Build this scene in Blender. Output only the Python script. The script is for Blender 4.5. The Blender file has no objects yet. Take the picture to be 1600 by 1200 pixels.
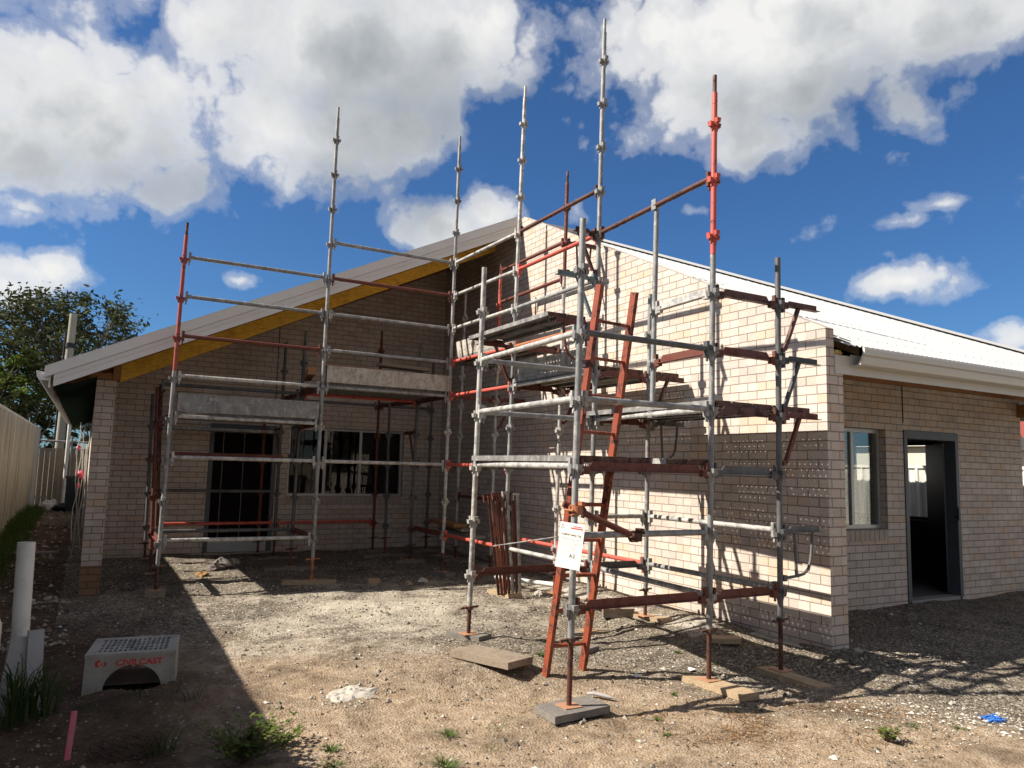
import bpy, math, random
from mathutils import Vector, Matrix, noise
R = math.radians
S = bpy.context.scene
col = S.collection
rnd = random.Random(7)

# ---------------------------------------------------------------- helpers
class MB:
    def __init__(s): s.v = []; s.f = []; s.sm = []; s.mi = []
    def add(s, vs, fs, smooth=False, mi=0):
        b = len(s.v); s.v += [tuple(p) for p in vs]
        for f in fs: s.f.append([i + b for i in f]); s.sm.append(smooth); s.mi.append(mi)
        return s
    def box(s, x0, x1, y0, y1, z0, z1, mi=0):
        v = [(x, y, z) for z in (z0, z1) for y in (y0, y1) for x in (x0, x1)]
        return s.add(v, [(0,2,3,1),(4,5,7,6),(0,1,5,4),(1,3,7,5),(3,2,6,7),(2,0,4,6)], False, mi)
    def obox(s, c, ax, ay, az, mi=0, taper=1.0):
        c = Vector(c); ax = Vector(ax); ay = Vector(ay); az = Vector(az)
        v = []
        for k, t in ((-1, taper), (1, 1)):
            for j in (-1, 1):
                for i in (-1, 1): v.append(c + az*k + (ay*j + ax*i)*t)
        return s.add(v, [(0,2,3,1),(4,5,7,6),(0,1,5,4),(1,3,7,5),(3,2,6,7),(2,0,4,6)], False, mi)
    def tube(s, a, b, r, n=10, r2=None, cap=True, mi=0):
        a = Vector(a); b = Vector(b); d = (b - a).normalized()
        u = d.orthogonal().normalized(); w = d.cross(u); r2 = r if r2 is None else r2
        v = []
        for p, q in ((a, r), (b, r2)):
            for i in range(n):
                t = 2*math.pi*i/n; v.append(p + (u*math.cos(t) + w*math.sin(t))*q)
        s.add(v, [(i, (i+1) % n, n+(i+1) % n, n+i) for i in range(n)], True, mi)
        if cap:
            s.add(v[:n], [tuple(reversed(range(n)))], False, mi); s.add(v[n:], [tuple(range(n))], False, mi)
        return s
    def path(s, pts, r, n=8, mi=0):
        pts = [Vector(p) for p in pts]; v = []; m = len(pts); u = None
        for i, p in enumerate(pts):
            d = (pts[min(i+1, m-1)] - pts[max(i-1, 0)]).normalized()
            if u is None: u = d.orthogonal().normalized()
            u = (u - d*u.dot(d)).normalized(); w = d.cross(u)
            q = r[i] if isinstance(r, (list, tuple)) else r
            for k in range(n):
                t = 2*math.pi*k/n; v.append(p + (u*math.cos(t) + w*math.sin(t))*q)
        fs = [(i*n+k, i*n+(k+1) % n, (i+1)*n+(k+1) % n, (i+1)*n+k) for i in range(m-1) for k in range(n)]
        s.add(v, fs, True, mi)
        s.add(v[:n], [tuple(reversed(range(n)))], False, mi); s.add(v[-n:], [tuple(range(n))], False, mi)
        return s
    def prism(s, poly, f0, f1, mi=0):
        """poly of 2-D points, f0/f1 map a 2-D point to 3-D on the two faces"""
        n = len(poly); v = [f0(p) for p in poly] + [f1(p) for p in poly]
        s.add(v, [tuple(reversed(range(n))), tuple(range(n, 2*n))] + [(i, (i+1) % n, n+(i+1) % n, n+i) for i in range(n)], False, mi)
        return s
    def build(s, name, mats, parent=None, uv=True, jit=0.0):
        me = bpy.data.meshes.new(name)
        off = Vector((0, 0, 0)); p = parent
        while p: off += p.location; p = p.parent
        me.from_pydata([(v[0]-off.x, v[1]-off.y, v[2]-off.z) for v in s.v], [], s.f)
        if not isinstance(mats, (list, tuple)): mats = [mats]
        for m in mats: me.materials.append(m)
        me.polygons.foreach_set('use_smooth', s.sm); me.polygons.foreach_set('material_index', s.mi)
        me.update()
        if uv:
            ul = me.uv_layers.new(name='UVMap').data
            for p in me.polygons:
                n = p.normal; a = (abs(n.x), abs(n.y), abs(n.z)); k = a.index(max(a))
                for li in p.loop_indices:
                    c = s.v[me.loops[li].vertex_index]
                    ul[li].uv = (c[1], c[2]) if k == 0 else ((c[0], c[2]) if k == 1 else (c[0], c[1]))
        o = bpy.data.objects.new(name, me); col.objects.link(o)
        if parent: o.parent = parent
        return o

def tag(o, label=None, cat=None, group=None, kind=None):
    if label: o['label'] = label
    if cat: o['category'] = cat
    if group: o['group'] = group
    if kind: o['kind'] = kind
    return o
def thing(name, loc, label, cat, group=None):
    o = bpy.data.objects.new(name, None); o.location = loc; o.empty_display_size = .1
    col.objects.link(o); return tag(o, label, cat, group)
def text(name, s, mat, parent, loc, rot, size, sx=1.0, ext=.0008, align='CENTER', bold=0):
    cu = bpy.data.curves.new(name, 'FONT'); cu.body = s; cu.size = size; cu.extrude = ext; cu.align_x = align; cu.offset = bold
    t = bpy.data.objects.new(name+'_c', cu)
    me = bpy.data.meshes.new_from_object(t); bpy.data.objects.remove(t); me.materials.append(mat); me.name = name
    o = bpy.data.objects.new(name, me); col.objects.link(o); o.parent = parent
    off = Vector((0, 0, 0)); p = parent
    while p: off += p.location; p = p.parent
    o.location = Vector(loc) - off; o.rotation_euler = rot; o.scale = (sx, 1, 1)
    return o

# ---------------------------------------------------------------- materials
def nmat(name):
    m = bpy.data.materials.new(name); m.use_nodes = True; nt = m.node_tree
    return m, nt, nt.nodes['Principled BSDF']
def N(nt, typ, **kw):
    n = nt.nodes.new('ShaderNode'+typ)
    for k, v in kw.items():
        if k.startswith('i_'):
            key = k[2:]; key = int(key) if key.isdigit() else key
            inp = n.inputs[key]
            if isinstance(v, bpy.types.NodeSocket): nt.links.new(v, inp)
            else: inp.default_value = v
        else: setattr(n, k, v)
    return n
def ramp(nt, fac, stops, interp='LINEAR'):
    n = nt.nodes.new('ShaderNodeValToRGB'); cr = n.color_ramp; cr.interpolation = interp
    while len(cr.elements) > 1: cr.elements.remove(cr.elements[-1])
    cr.elements[0].position = stops[0][0]; cr.elements[0].color = (*stops[0][1], 1) if len(stops[0][1]) == 3 else stops[0][1]
    for p, c in stops[1:]:
        e = cr.elements.new(p); e.color = (*c, 1) if len(c) == 3 else c
    nt.links.new(fac, n.inputs[0]); return n.outputs[0]
def g(v): return (v, v, v)
def coord(nt, kind='Object', scale=(1, 1, 1)):
    tc = N(nt, 'TexCoord'); mp = N(nt, 'Mapping', i_Vector=tc.outputs[kind]); mp.inputs['Scale'].default_value = scale
    return mp.outputs[0]
def noi(nt, vec, scale, detail=4, rough=.55, dist=0):
    n = N(nt, 'TexNoise', i_Vector=vec, i_Scale=scale, i_Detail=detail, i_Roughness=rough, i_Distortion=dist); return n.outputs[0]
def mix(nt, fac, a, b, blend='MIX'):
    n = nt.nodes.new('ShaderNodeMix'); n.data_type = 'RGBA'; n.blend_type = blend
    for i, v in ((0, fac), (6, a), (7, b)):
        if isinstance(v, bpy.types.NodeSocket): nt.links.new(v, n.inputs[i])
        else: n.inputs[i].default_value = v if i == 0 else ((*v, 1) if len(v) == 3 else v)
    return n.outputs[2]
def mth(nt, op, a, b=None, clamp=False):
    n = nt.nodes.new('ShaderNodeMath'); n.operation = op; n.use_clamp = clamp
    for i, v in enumerate((a, b)):
        if v is None: continue
        if isinstance(v, bpy.types.NodeSocket): nt.links.new(v, n.inputs[i])
        else: n.inputs[i].default_value = v
    return n.outputs[0]
def bump(nt, b, h, strength=.5, dist=.01):
    n = N(nt, 'Bump', i_Height=h, i_Strength=strength, i_Distance=dist); nt.links.new(n.outputs[0], b.inputs['Normal']); return n

def m_plain(name, c, rough=.6, var=.12, sc=6, metal=0, bmp=0, dirt=None):
    m, nt, b = nmat(name); v = coord(nt)
    f = noi(nt, v, sc, 6, .65)
    cc = mix(nt, f, tuple(x*(1-var*1.6) for x in c), tuple(min(1, x*(1+var*1.6)) for x in c))
    if dirt:
        d = ramp(nt, noi(nt, v, sc*.6, 8, .7), [(.45, g(0)), (.7, g(1))])
        cc = mix(nt, mth(nt, 'MULTIPLY', d, .6), cc, dirt)
    nt.links.new(cc, b.inputs['Base Color']); b.inputs['Roughness'].default_value = rough; b.inputs['Metallic'].default_value = metal
    if bmp: bump(nt, b, noi(nt, v, sc*12, 5, .6), bmp, .004)
    return m

def br_cell(nt, uv):
    """a number pair for each single brick in running bond"""
    sp = N(nt, 'SeparateXYZ', i_0=uv); row = mth(nt, 'FLOOR', mth(nt, 'DIVIDE', mth(nt, 'ADD', sp.outputs[1], .003), .086))
    odd = mth(nt, 'MULTIPLY', mth(nt, 'MODULO', mth(nt, 'ADD', row, 100.0), 2.0), .5)
    cx = mth(nt, 'FLOOR', mth(nt, 'ADD', mth(nt, 'DIVIDE', mth(nt, 'ADD', sp.outputs[0], .003), .24), odd))
    return N(nt, 'CombineXYZ', i_0=cx, i_1=row).outputs[0]
def m_brick(name, c1, c2, mortar, stain=None):
    m, nt, b = nmat(name); uv = N(nt, 'TexCoord').outputs['UV']
    off = N(nt, 'Mapping', i_Vector=uv); off.inputs['Location'].default_value = (.003, .003, 0)
    n1 = noi(nt, uv, 30, 3)
    wob = N(nt, 'VectorMath', operation='MULTIPLY_ADD', i_0=N(nt, 'TexNoise', i_Vector=uv, i_Scale=9.0, i_Detail=2.0).outputs['Color'], i_1=(.006, .006, 0), i_2=off.outputs[0])
    br = N(nt, 'TexBrick', offset=.5, i_Vector=wob.outputs[0], i_Scale=1.0)
    br.inputs['Brick Width'].default_value = .24; br.inputs['Row Height'].default_value = .086
    br.inputs['Mortar Size'].default_value = .0058; br.inputs['Mortar Smooth'].default_value = .25; br.inputs['Bias'].default_value = -.1
    br.inputs['Color1'].default_value = (*c1, 1); br.inputs['Color2'].default_value = (*c2, 1); br.inputs['Mortar'].default_value = (*mortar, 1)
    mot = ramp(nt, noi(nt, uv, 55, 6, .7), [(.3, g(.78)), (.7, g(1.12))])
    big = ramp(nt, noi(nt, uv, 1.1, 5, .6), [(.3, g(.86)), (.7, g(1.06))])
    cc = mix(nt, 1, mix(nt, 1, br.outputs[0], mot, 'MULTIPLY'), big, 'MULTIPLY')
    wn = N(nt, 'TexWhiteNoise', noise_dimensions='2D', i_Vector=br_cell(nt, uv)).outputs['Value']
    cc = mix(nt, mth(nt, 'MULTIPLY', ramp(nt, wn, [(.76, g(0)), (.95, g(1))]), mth(nt, 'SUBTRACT', .62, mth(nt, 'MULTIPLY', br.outputs[1], .62))), cc, tuple(a*b for a, b in zip(c2, (.93, .78, .62))))
    cc = mix(nt, 1, cc, ramp(nt, wn, [(0, g(.84)), (.5, g(1.07)), (.8, g(.96))]), 'MULTIPLY')
    # mortar smears over the odd brick
    sm = ramp(nt, noi(nt, uv, 2.3, 7, .7, .3), [(.56, g(0)), (.72, g(1))])
    cc = mix(nt, mth(nt, 'MULTIPLY', sm, .22), cc, tuple(x*1.15 for x in mortar))
    if stain:
        sep = N(nt, 'SeparateXYZ', i_0=uv)
        st = ramp(nt, mth(nt, 'ADD', sep.outputs[1], mth(nt, 'MULTIPLY', noi(nt, uv, 5, 4), .06)), [(stain[0]-.02, g(1)), (stain[0]+.02, g(0))]) if False else None
    nt.links.new(cc, b.inputs['Base Color']); b.inputs['Roughness'].default_value = .92; b.inputs['Specular IOR Level'].default_value = .2
    h = mth(nt, 'ADD', mth(nt, 'MULTIPLY', br.outputs[1], -1.0), mth(nt, 'MULTIPLY', noi(nt, uv, 70, 5, .7), .55))
    bump(nt, b, h, .8, .007)
    return m

def m_galv(name, base=.30, splash=.35, tint=(1, 1, 1), metal=.10):
    m, nt, b = nmat(name); v = coord(nt); oi = N(nt, 'ObjectInfo')
    vv = N(nt, 'VectorMath', operation='ADD', i_0=v, i_1=oi.outputs['Random']).outputs[0]
    n = noi(nt, N(nt, 'VectorMath', operation='MULTIPLY', i_0=vv, i_1=(1, 1, .35)).outputs[0], 11, 8, .72)
    c = ramp(nt, n, [(.3, tuple(base*.42*t for t in tint)), (.5, tuple(base*t for t in tint)), (.72, tuple(base*1.5*t for t in tint))])
    sp = ramp(nt, noi(nt, vv, 11, 8, .75, .4), [(.62-.2*splash, g(0)), (.72-.2*splash, g(1))])
    c = mix(nt, mth(nt, 'MULTIPLY', sp, splash), c, (.50, .47, .42))
    ru = ramp(nt, noi(nt, vv, 4.3, 8, .75), [(.59, g(0)), (.68, g(1))])
    c = mix(nt, mth(nt, 'MULTIPLY', ru, .65), c, (.16, .07, .035))
    nt.links.new(c, b.inputs['Base Color']); b.inputs['Metallic'].default_value = metal
    nt.links.new(ramp(nt, n, [(.2, g(.38)), (.8, g(.7))]), b.inputs['Roughness'])
    bump(nt, b, noi(nt, vv, 60, 5, .7), .25, .003); return m

def m_paint(name, c, rust=(.11, .035, .018), amt=.4, pale=.15):
    m, nt, b = nmat(name); v = coord(nt); oi = N(nt, 'ObjectInfo')
    vv = N(nt, 'VectorMath', operation='ADD', i_0=v, i_1=oi.outputs['Random']).outputs[0]
    cc = mix(nt, noi(nt, vv, 8, 6, .65), tuple(x*.72 for x in c), tuple(x*1.2 for x in c))
    r = ramp(nt, noi(nt, vv, 9, 9, .78, .5), [(.70-.35*amt, g(0)), (.76-.35*amt, g(1))])
    cc = mix(nt, r, cc, rust)
    p = ramp(nt, noi(nt, vv, 14, 7, .75), [(.66, g(0)), (.72, g(1))])
    cc = mix(nt, mth(nt, 'MULTIPLY', p, pale*2), cc, (.42, .36, .31))
    nt.links.new(cc, b.inputs['Base Color'])
    nt.links.new(ramp(nt, r, [(0, g(.5)), (1, g(.88))]), b.inputs['Roughness'])
    bump(nt, b, noi(nt, vv, 70, 6, .75), .35, .003); return m

def m_timber(name, c, dark, grain=(1, 12, 12), knots=True):
    m, nt, b = nmat(name); v = coord(nt, scale=grain); oi = N(nt, 'ObjectInfo')
    vv = N(nt, 'VectorMath', operation='ADD', i_0=v, i_1=oi.outputs['Random']).outputs[0]
    n = noi(nt, vv, 4, 8, .65, .6)
    cc = ramp(nt, n, [(.3, dark), (.55, c), (.75, tuple(min(1, x*1.18) for x in c))])
    st = ramp(nt, noi(nt, coord(nt), 3.2, 7, .7), [(.5, g(0)), (.72, g(1))])
    cc = mix(nt, mth(nt, 'MULTIPLY', st, .45), cc, tuple(x*.55 for x in dark))
    nt.links.new(cc, b.inputs['Base Color']); b.inputs['Roughness'].default_value = .75
    bump(nt, b, n, .4, .004); return m

M = {}
M['brick'] = m_brick('brick', (.56, .48, .42), (.60, .51, .435), (.275, .225, .185))
M['brick_dirty'] = m_brick('brick_dirty', (.27, .17, .105), (.31, .20, .125), (.15, .10, .065))
M['concrete'] = m_plain('concrete', (.36, .335, .285), .9, .25, 5, bmp=.8, dirt=(.17, .125, .085))
M['slab'] = m_plain('slab', (.26, .25, .235), .85, .2, 4, bmp=.3)
M['galv'] = m_galv('galv', .215, .5, (1, 1, .97))
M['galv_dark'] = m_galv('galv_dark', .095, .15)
M['galv_pale'] = m_galv('galv_pale', .27, .85, (1, .98, .92), .1)
M['plank'] = m_galv('plank', .19, .5, (1, .96, .90), .1)
M['plank_tan'] = m_galv('plank_tan', .34, .7, (1.05, .93, .76), .05)
M['steel_dark'] = m_galv('steel_dark', .05, .12, (1, 1, 1), .1)
M['red'] = m_paint('red', (.50, .085, .058), amt=.42, pale=.16)
M['red_mid'] = m_paint('red_mid', (.33, .06, .04), amt=.45, pale=.15)
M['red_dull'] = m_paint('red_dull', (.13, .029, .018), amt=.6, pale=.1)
M['rust'] = m_paint('rust', (.105, .036, .02), (.045, .02, .013), amt=.6, pale=.12)
M['rust_orange'] = m_paint('rust_orange', (.36, .13, .055), (.12, .045, .02), amt=.4, pale=.1)
M['plate'] = m_paint('plate', (.40, .21, .12), (.20, .085, .04), amt=.3, pale=.1)
M['rust_bar'] = m_paint('rust_bar', (.19, .065, .032), (.07, .028, .015), amt=.5, pale=.1)
M['ladder_red'] = m_paint('ladder_red', (.25, .052, .022), (.065, .022, .012), amt=.52, pale=.06)
M['teal'] = m_galv('teal', .17, .1, (.75, 1.0, .98), .1)
M['beam'] = m_timber('beam', (.78, .45, .04), (.45, .20, .02), (2.2, 14, 14))
M['timber_new'] = m_timber('timber_new', (.39, .29, .18), (.25, .17, .095), (3, 20, 20))
M['timber_orange'] = m_timber('timber_orange', (.36, .17, .065), (.20, .08, .03), (3, 20, 20))
M['timber_old'] = m_timber('timber_old', (.27, .215, .155), (.13, .10, .075), (6, 24, 24))
M['timber_grey'] = m_timber('timber_grey', (.20, .18, .155), (.09, .08, .07), (6, 24, 24))
M['barge'] = m_plain('barge', (.64, .62, .58), .45, .05, 3)
M['fascia'] = m_plain('fascia', (.55, .53, .47), .4, .05, 3)
M['roofwhite'] = m_plain('roofwhite', (.50, .495, .475), .5, .04, 2)
M['sarking'] = m_plain('sarking', (.024, .040, .032), 1.0, .3, 5, bmp=.6); M['sarking'].node_tree.nodes['Principled BSDF'].inputs['Specular IOR Level'].default_value = 0
M['alu'] = m_plain('alu', (.38, .38, .37), .4, .08, 8, metal=.4)
M['frame_dark'] = m_plain('frame_dark', (.075, .083, .095), .5, .15, 8)
M['door_navy'] = m_plain('door_navy', (.012, .018, .03), .4, .15, 5)
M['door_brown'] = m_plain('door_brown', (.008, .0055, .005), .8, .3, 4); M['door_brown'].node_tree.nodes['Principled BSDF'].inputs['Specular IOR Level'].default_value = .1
M['plaster'] = m_plain('plaster', (.03, .03, .03), .9, .1, 3)  # near-black lining, darkened so the rooms read unlit
M['fence'] = None
M['black'] = m_plain('black', (.012, .012, .013), .7, .2, 8)
M['white_pvc'] = m_plain('white_pvc', (.66, .66, .62), .4, .06, 5, dirt=(.34, .29, .22))
M['white'] = m_plain('white', (.74, .73, .70), .6, .06, 9)
M['paper'] = m_plain('paper', (.80, .78, .72), .5, .03, 20)
M['ink'] = m_plain('ink', (.13, .13, .14), .7, .1, 20)
M['ink_red'] = m_plain('ink_red', (.55, .07, .05), .7, .1, 20)
M['ink_pale'] = m_plain('ink_pale', (.45, .45, .46), .7, .1, 20)
M['ink_olive'] = m_plain('ink_olive', (.25, .24, .12), .7, .1, 20)
M['logo_red'] = m_plain('logo_red', (.55, .035, .025), .7, .25, 40)
M['pink'] = m_plain('pink', (.62, .12, .17), .6, .15, 14, dirt=(.35, .22, .18))
M['tag_pink'] = m_plain('tag_pink', (.75, .09, .16), .6, .15, 14)
M['blue'] = m_plain('blue', (.03, .16, .55), .5, .2, 20)
M['bin'] = m_plain('bin', (.02, .035, .04), .5, .2, 6)
M['stone'] = None
M['stone_white'] = m_plain('stone_white', (.48, .45, .39), .95, .2, 14, bmp=.4)
M['ochre'] = m_plain('ochre', (.26, .15, .055), .95, .35, 14, bmp=.6)
M['slab_in'] = m_plain('slab_in', (.10, .095, .09), .9, .2, 4)  # darker copy of slab, indoor shade put into its colour
M['sheet'] = m_plain('sheet', (.34, .33, .32), .8, .15, 6, dirt=(.22, .17, .12))
M['insul'] = m_plain('insul', (.62, .48, .16), .95, .2, 20)
M['mortar'] = m_plain('mortar', (.40, .365, .305), .95, .2, 14, bmp=.6)
M['pit_dirt'] = m_plain('pit_dirt', (.12, .075, .045), .95, .35, 9, bmp=.5)
M['stone_dark'] = m_plain('stone_dark', (.15, .125, .115), .95, .3, 14, bmp=.5)
M['bark'] = m_plain('bark', (.20, .175, .145), .95, .4, 5, bmp=.6)
M['pole'] = m_plain('pole', (.27, .265, .22), .9, .15, 3)
M['tile_red'] = m_plain('tile_red', (.36, .075, .045), .8, .2, 5)
M['beige'] = m_plain('beige', (.50, .46, .38), .8, .06, 2)
M['twig'] = m_plain('twig', (.10, .06, .04), .9, .35, 18)
M['straw'] = m_plain('straw', (.36, .23, .10), .9, .3, 9)

def m_leaf(name, c, c2, trans=.25):
    m, nt, b = nmat(name); oi = N(nt, 'NewGeometry'); 
    cc = mix(nt, oi.outputs['Random Per Island'], c, c2)
    nt.links.new(cc, b.inputs['Base Color']); b.inputs['Roughness'].default_value = .7; b.inputs['Specular IOR Level'].default_value = .15
    t = N(nt, 'BsdfTranslucent'); nt.links.new(cc, t.inputs[0])
    mx = N(nt, 'MixShader', i_0=trans, i_1=b.outputs[0], i_2=t.outputs[0])
    nt.links.new(mx.outputs[0], nt.nodes['Material Output'].inputs[0]); return m
M['leaf'] = m_leaf('leaf', (.032, .046, .015), (.085, .090, .038))
M['leaf_bright'] = m_leaf('leaf_bright', (.06, .10, .018), (.13, .16, .03))
M['grass'] = m_leaf('grass', (.05, .095, .018), (.10, .15, .035))
M['grass_dark'] = m_leaf('grass_dark', (.03, .06, .014), (.065, .10, .025))
M['grass_dry'] = m_leaf('grass_dry', (.07, .036, .016), (.36, .20, .08))

def m_glass():
    m, nt, b = nmat('glass')
    gl = N(nt, 'BsdfGlossy', i_Roughness=.015); gl.inputs[0].default_value = (1, 1, 1, 1)
    tr = N(nt, 'BsdfTransparent'); tr.inputs[0].default_value = (.82, .84, .83, 1)
    fr = N(nt, 'Fresnel', i_IOR=1.55)
    mx = N(nt, 'MixShader', i_0=mth(nt, 'MULTIPLY', fr.outputs[0], .40, True), i_1=tr.outputs[0], i_2=gl.outputs[0])
    nt.links.new(mx.outputs[0], nt.nodes['Material Output'].inputs[0]); return m
M['glass'] = m_glass()

def m_stone():
    m, nt, b = nmat('stone'); gi = N(nt, 'NewGeometry').outputs['Random Per Island']
    c = ramp(nt, gi, [(0, (.08, .066, .052)), (.3, (.155, .13, .10)), (.6, (.24, .205, .16)), (.88, (.36, .32, .26)), (.97, (.50, .47, .41)), (1, (.60, .57, .52))])
    nt.links.new(c, b.inputs['Base Color']); b.inputs['Roughness'].default_value = .95; return m
M['stone'] = m_stone()

def m_fence(name, c, moss):
    m, nt, b = nmat(name); v = coord(nt)
    st = noi(nt, coord(nt, scale=(3, 3, .25)), 2.2, 7, .65)
    cc = mix(nt, ramp(nt, st, [(.35, g(0)), (.7, g(1))]), c, tuple(x*.45 for x in c))
    mo = ramp(nt, noi(nt, coord(nt, scale=(1, 1, .5)), 1.3, 7, .7), [(.5, g(0)), (.7, g(1))])
    cc = mix(nt, mth(nt, 'MULTIPLY', mo, .8), cc, moss)
    nt.links.new(cc, b.inputs['Base Color']); b.inputs['Roughness'].default_value = .55; return m
M['fence'] = m_fence('fence', (.60, .56, .45), (.27, .27, .14))
M['fence_white'] = m_fence('fence_white', (.72, .70, .64), (.6, .57, .5))

# ---------------------------------------------------------------- world: sky and clouds
CAM = Vector((0, 0, 1.47975)); FPX = 1177.69
CR = Vector((0.8719881763, -0.4888490777, 0.0257526619)); CU = Vector((-0.0765116622, -0.0841398367, 0.9935121808)); CF = Vector((0.4835106885, 0.8683012537, 0.1107715983))
SUN = Vector((-1, .355, .95)).normalized()

def sky_dir(px, py):      # a bearing in the sky noted while surveying the photograph
    return (CR*((px-800)/FPX) - CU*((py-600)/FPX) + CF).normalized()

def build_world():
    w = bpy.data.worlds.new('World'); S.world = w; w.use_nodes = True; nt = w.node_tree
    bg = nt.nodes['Background']
    sky = N(nt, 'TexSky'); sky.sky_type = 'NISHITA'; sky.sun_disc = False
    sky.sun_elevation = math.asin(SUN.z); sky.sun_rotation = math.atan2(SUN.x, SUN.y)
    sky.altitude = 0; sky.air_density = 1.0; sky.dust_density = .6; sky.ozone_density = 3.0
    d = N(nt, 'TexCoord').outputs['Generated']
    dn = N(nt, 'VectorMath', operation='NORMALIZE', i_0=d).outputs[0]
    # (px, py, half width, half height, weight)
    blobs = [(110,185,260,170,1.05),(230,150,150,120,.9),(90,80,150,80,.75),(520,75,250,145,1.05),(560,200,170,100,1.0),(430,200,170,120,.95),(715,65,140,110,.98),(40,325,90,45,.8),(70,425,110,48,.95),(20,445,90,42,.8),
             (140,440,60,30,.6),(372,438,52,22,.62),(690,355,95,62,1.0),(760,335,70,50,1.0),(640,380,60,30,.6),(1240,50,360,150,1.05),(1030,60,150,130,.95),(1100,165,160,80,.95),(1190,220,110,52,.85),(1480,40,260,100,.95),
             (1420,440,115,40,.88),(1470,420,50,25,.7),(1390,395,60,30,.5),(1390,348,110,24,.60),(1470,318,80,22,.58),(1080,330,70,24,.48),(900,320,45,60,.5),(1595,525,60,35,.85),(1545,420,45,25,.45),(790,215,60,40,.45),(-200,150,200,200,.9),(1850,300,230,120,.8),(300,-250,400,160,.8),(1200,-300,400,120,.7)]
    def mul(a, b): return mth(nt, 'MULTIPLY', a, b)
    def madd(a, b, c):
        n = nt.nodes.new('ShaderNodeMath'); n.operation = 'MULTIPLY_ADD'
        for i, v in enumerate((a, b, c)):
            if isinstance(v, bpy.types.NodeSocket): nt.links.new(v, n.inputs[i])
            else: n.inputs[i].default_value = v
        return n.outputs[0]
    def field(vec, big=False):
        acc = None
        for (px, py, a, b_, wt) in blobs:
            if big and wt < .94: continue
            c = sky_dir(px, py); t1 = Vector((c.y, -c.x, 0)).normalized(); t2 = t1.cross(c)
            k = FPX*(c.dot(CF))     # bearings: half sizes become angles
            ra, rb = a/k*c.dot(CF)**2, b_/k*c.dot(CF)**2
            x = N(nt, 'VectorMath', operation='DOT_PRODUCT', i_0=vec, i_1=t1/ra).outputs['Value']
            y = N(nt, 'VectorMath', operation='DOT_PRODUCT', i_0=vec, i_1=t2/rb).outputs['Value']
            r = mth(nt, 'SQRT', madd(y, y, mul(x, x)))
            acc = madd(r, -.62*wt, 1.15*wt) if acc is None else mth(nt, 'MAXIMUM', acc, madd(r, -.62*wt, 1.15*wt))
        acc = mth(nt, 'MULTIPLY', acc, mth(nt, 'GREATER_THAN', N(nt, 'VectorMath', operation='DOT_PRODUCT', i_0=vec, i_1=CF[:]).outputs['Value'], .25))
        return acc
    fld = field(dn)
    back = mth(nt, 'LESS_THAN', N(nt, 'VectorMath', operation='DOT_PRODUCT', i_0=dn, i_1=CF[:]).outputs['Value'], .25)
    fld = mth(nt, 'MAXIMUM', fld, mth(nt, 'MULTIPLY', back, .68))  # unseen cloud cover behind the camera, added to whiten the ambient light
    n1 = noi(nt, dn, 5.5, 8, .60, .15); n2 = noi(nt, dn, 16, 6, .62)
    vb = mth(nt, 'ABSOLUTE', mth(nt, 'SUBTRACT', mth(nt, 'MULTIPLY', noi(nt, dn, 9.0, 5, .52), 2.0), 1.0))
    wl = mth(nt, 'SUBTRACT', mth(nt, 'MULTIPLY', vb, 2.2), .28)
    nn0 = mth(nt, 'ADD', mth(nt, 'MULTIPLY', mth(nt, 'SUBTRACT', n1, .5), .85), mth(nt, 'MULTIPLY', mth(nt, 'SUBTRACT', n2, .5), .34))
    nn = mth(nt, 'ADD', nn0, mth(nt, 'MULTIPLY', wl, .42))
    den = mth(nt, 'ADD', fld, nn)
    cov = ramp(nt, den, [(.46, g(0)), (.60, g(.26)), (.76, g(.80)), (1.0, g(1))], 'EASE')
    # thickness seen from below: bright sunward rims and tops, grey bellies
    off = N(nt, 'VectorMath', operation='NORMALIZE', i_0=N(nt, 'VectorMath', operation='ADD', i_0=dn, i_1=(SUN*.11)[:]).outputs[0]).outputs[0]
    flds = mth(nt, 'MAXIMUM', field(off, True), mth(nt, 'MULTIPLY', back, .68))
    sv = N(nt, 'VectorMath', operation='ADD', i_0=dn, i_1=(SUN*.05)[:]).outputs[0]
    lit = mth(nt, 'ADD', mth(nt, 'MULTIPLY', mth(nt, 'SUBTRACT', fld, flds), .85), mth(nt, 'MULTIPLY', mth(nt, 'SUBTRACT', n1, noi(nt, sv, 5.5, 6, .55, .15)), 1.0))
    lowf = noi(nt, dn, 2.6, 3, .5)
    thick = mth(nt, 'ADD', mth(nt, 'SUBTRACT', den, .70), mth(nt, 'MULTIPLY', mth(nt, 'SUBTRACT', lowf, .5), .9))
    shade = mth(nt, 'SUBTRACT', mth(nt, 'MULTIPLY', thick, 1.25), mth(nt, 'SUBTRACT', lit, .12))
    shade = mth(nt, 'SUBTRACT', shade, mth(nt, 'ADD', .05, mth(nt, 'MULTIPLY', mth(nt, 'SUBTRACT', wl, .2), .18)))
    cc = ramp(nt, shade, [(.0, (7.2, 7.15, 7.0)), (.2, (5.9, 6.0, 6.05)), (.42, (4.3, 4.5, 4.7)), (.8, (2.9, 3.15, 3.4))])
    cc = mix(nt, back, cc, (5.2, 4.9, 4.4))  # warm tone of the added unseen clouds, to warm the shade
    skyc = mix(nt, 1, sky.outputs[0], (.34, .58, .84), 'MULTIPLY')
    nt.links.new(mix(nt, cov, skyc, cc), bg.inputs[0]); bg.inputs[1].default_value = SKY
SKY = .065
build_world()

sl = bpy.data.lights.new('sun', 'SUN'); sl.energy = 5.0; sl.angle = R(.53); sl.color = (1, .925, .82)
so = bpy.data.objects.new('sun', sl); col.objects.link(so); so.location = (-20, 8, 20)
so.rotation_euler = SUN.to_track_quat('Z', 'Y').to_euler()

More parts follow.
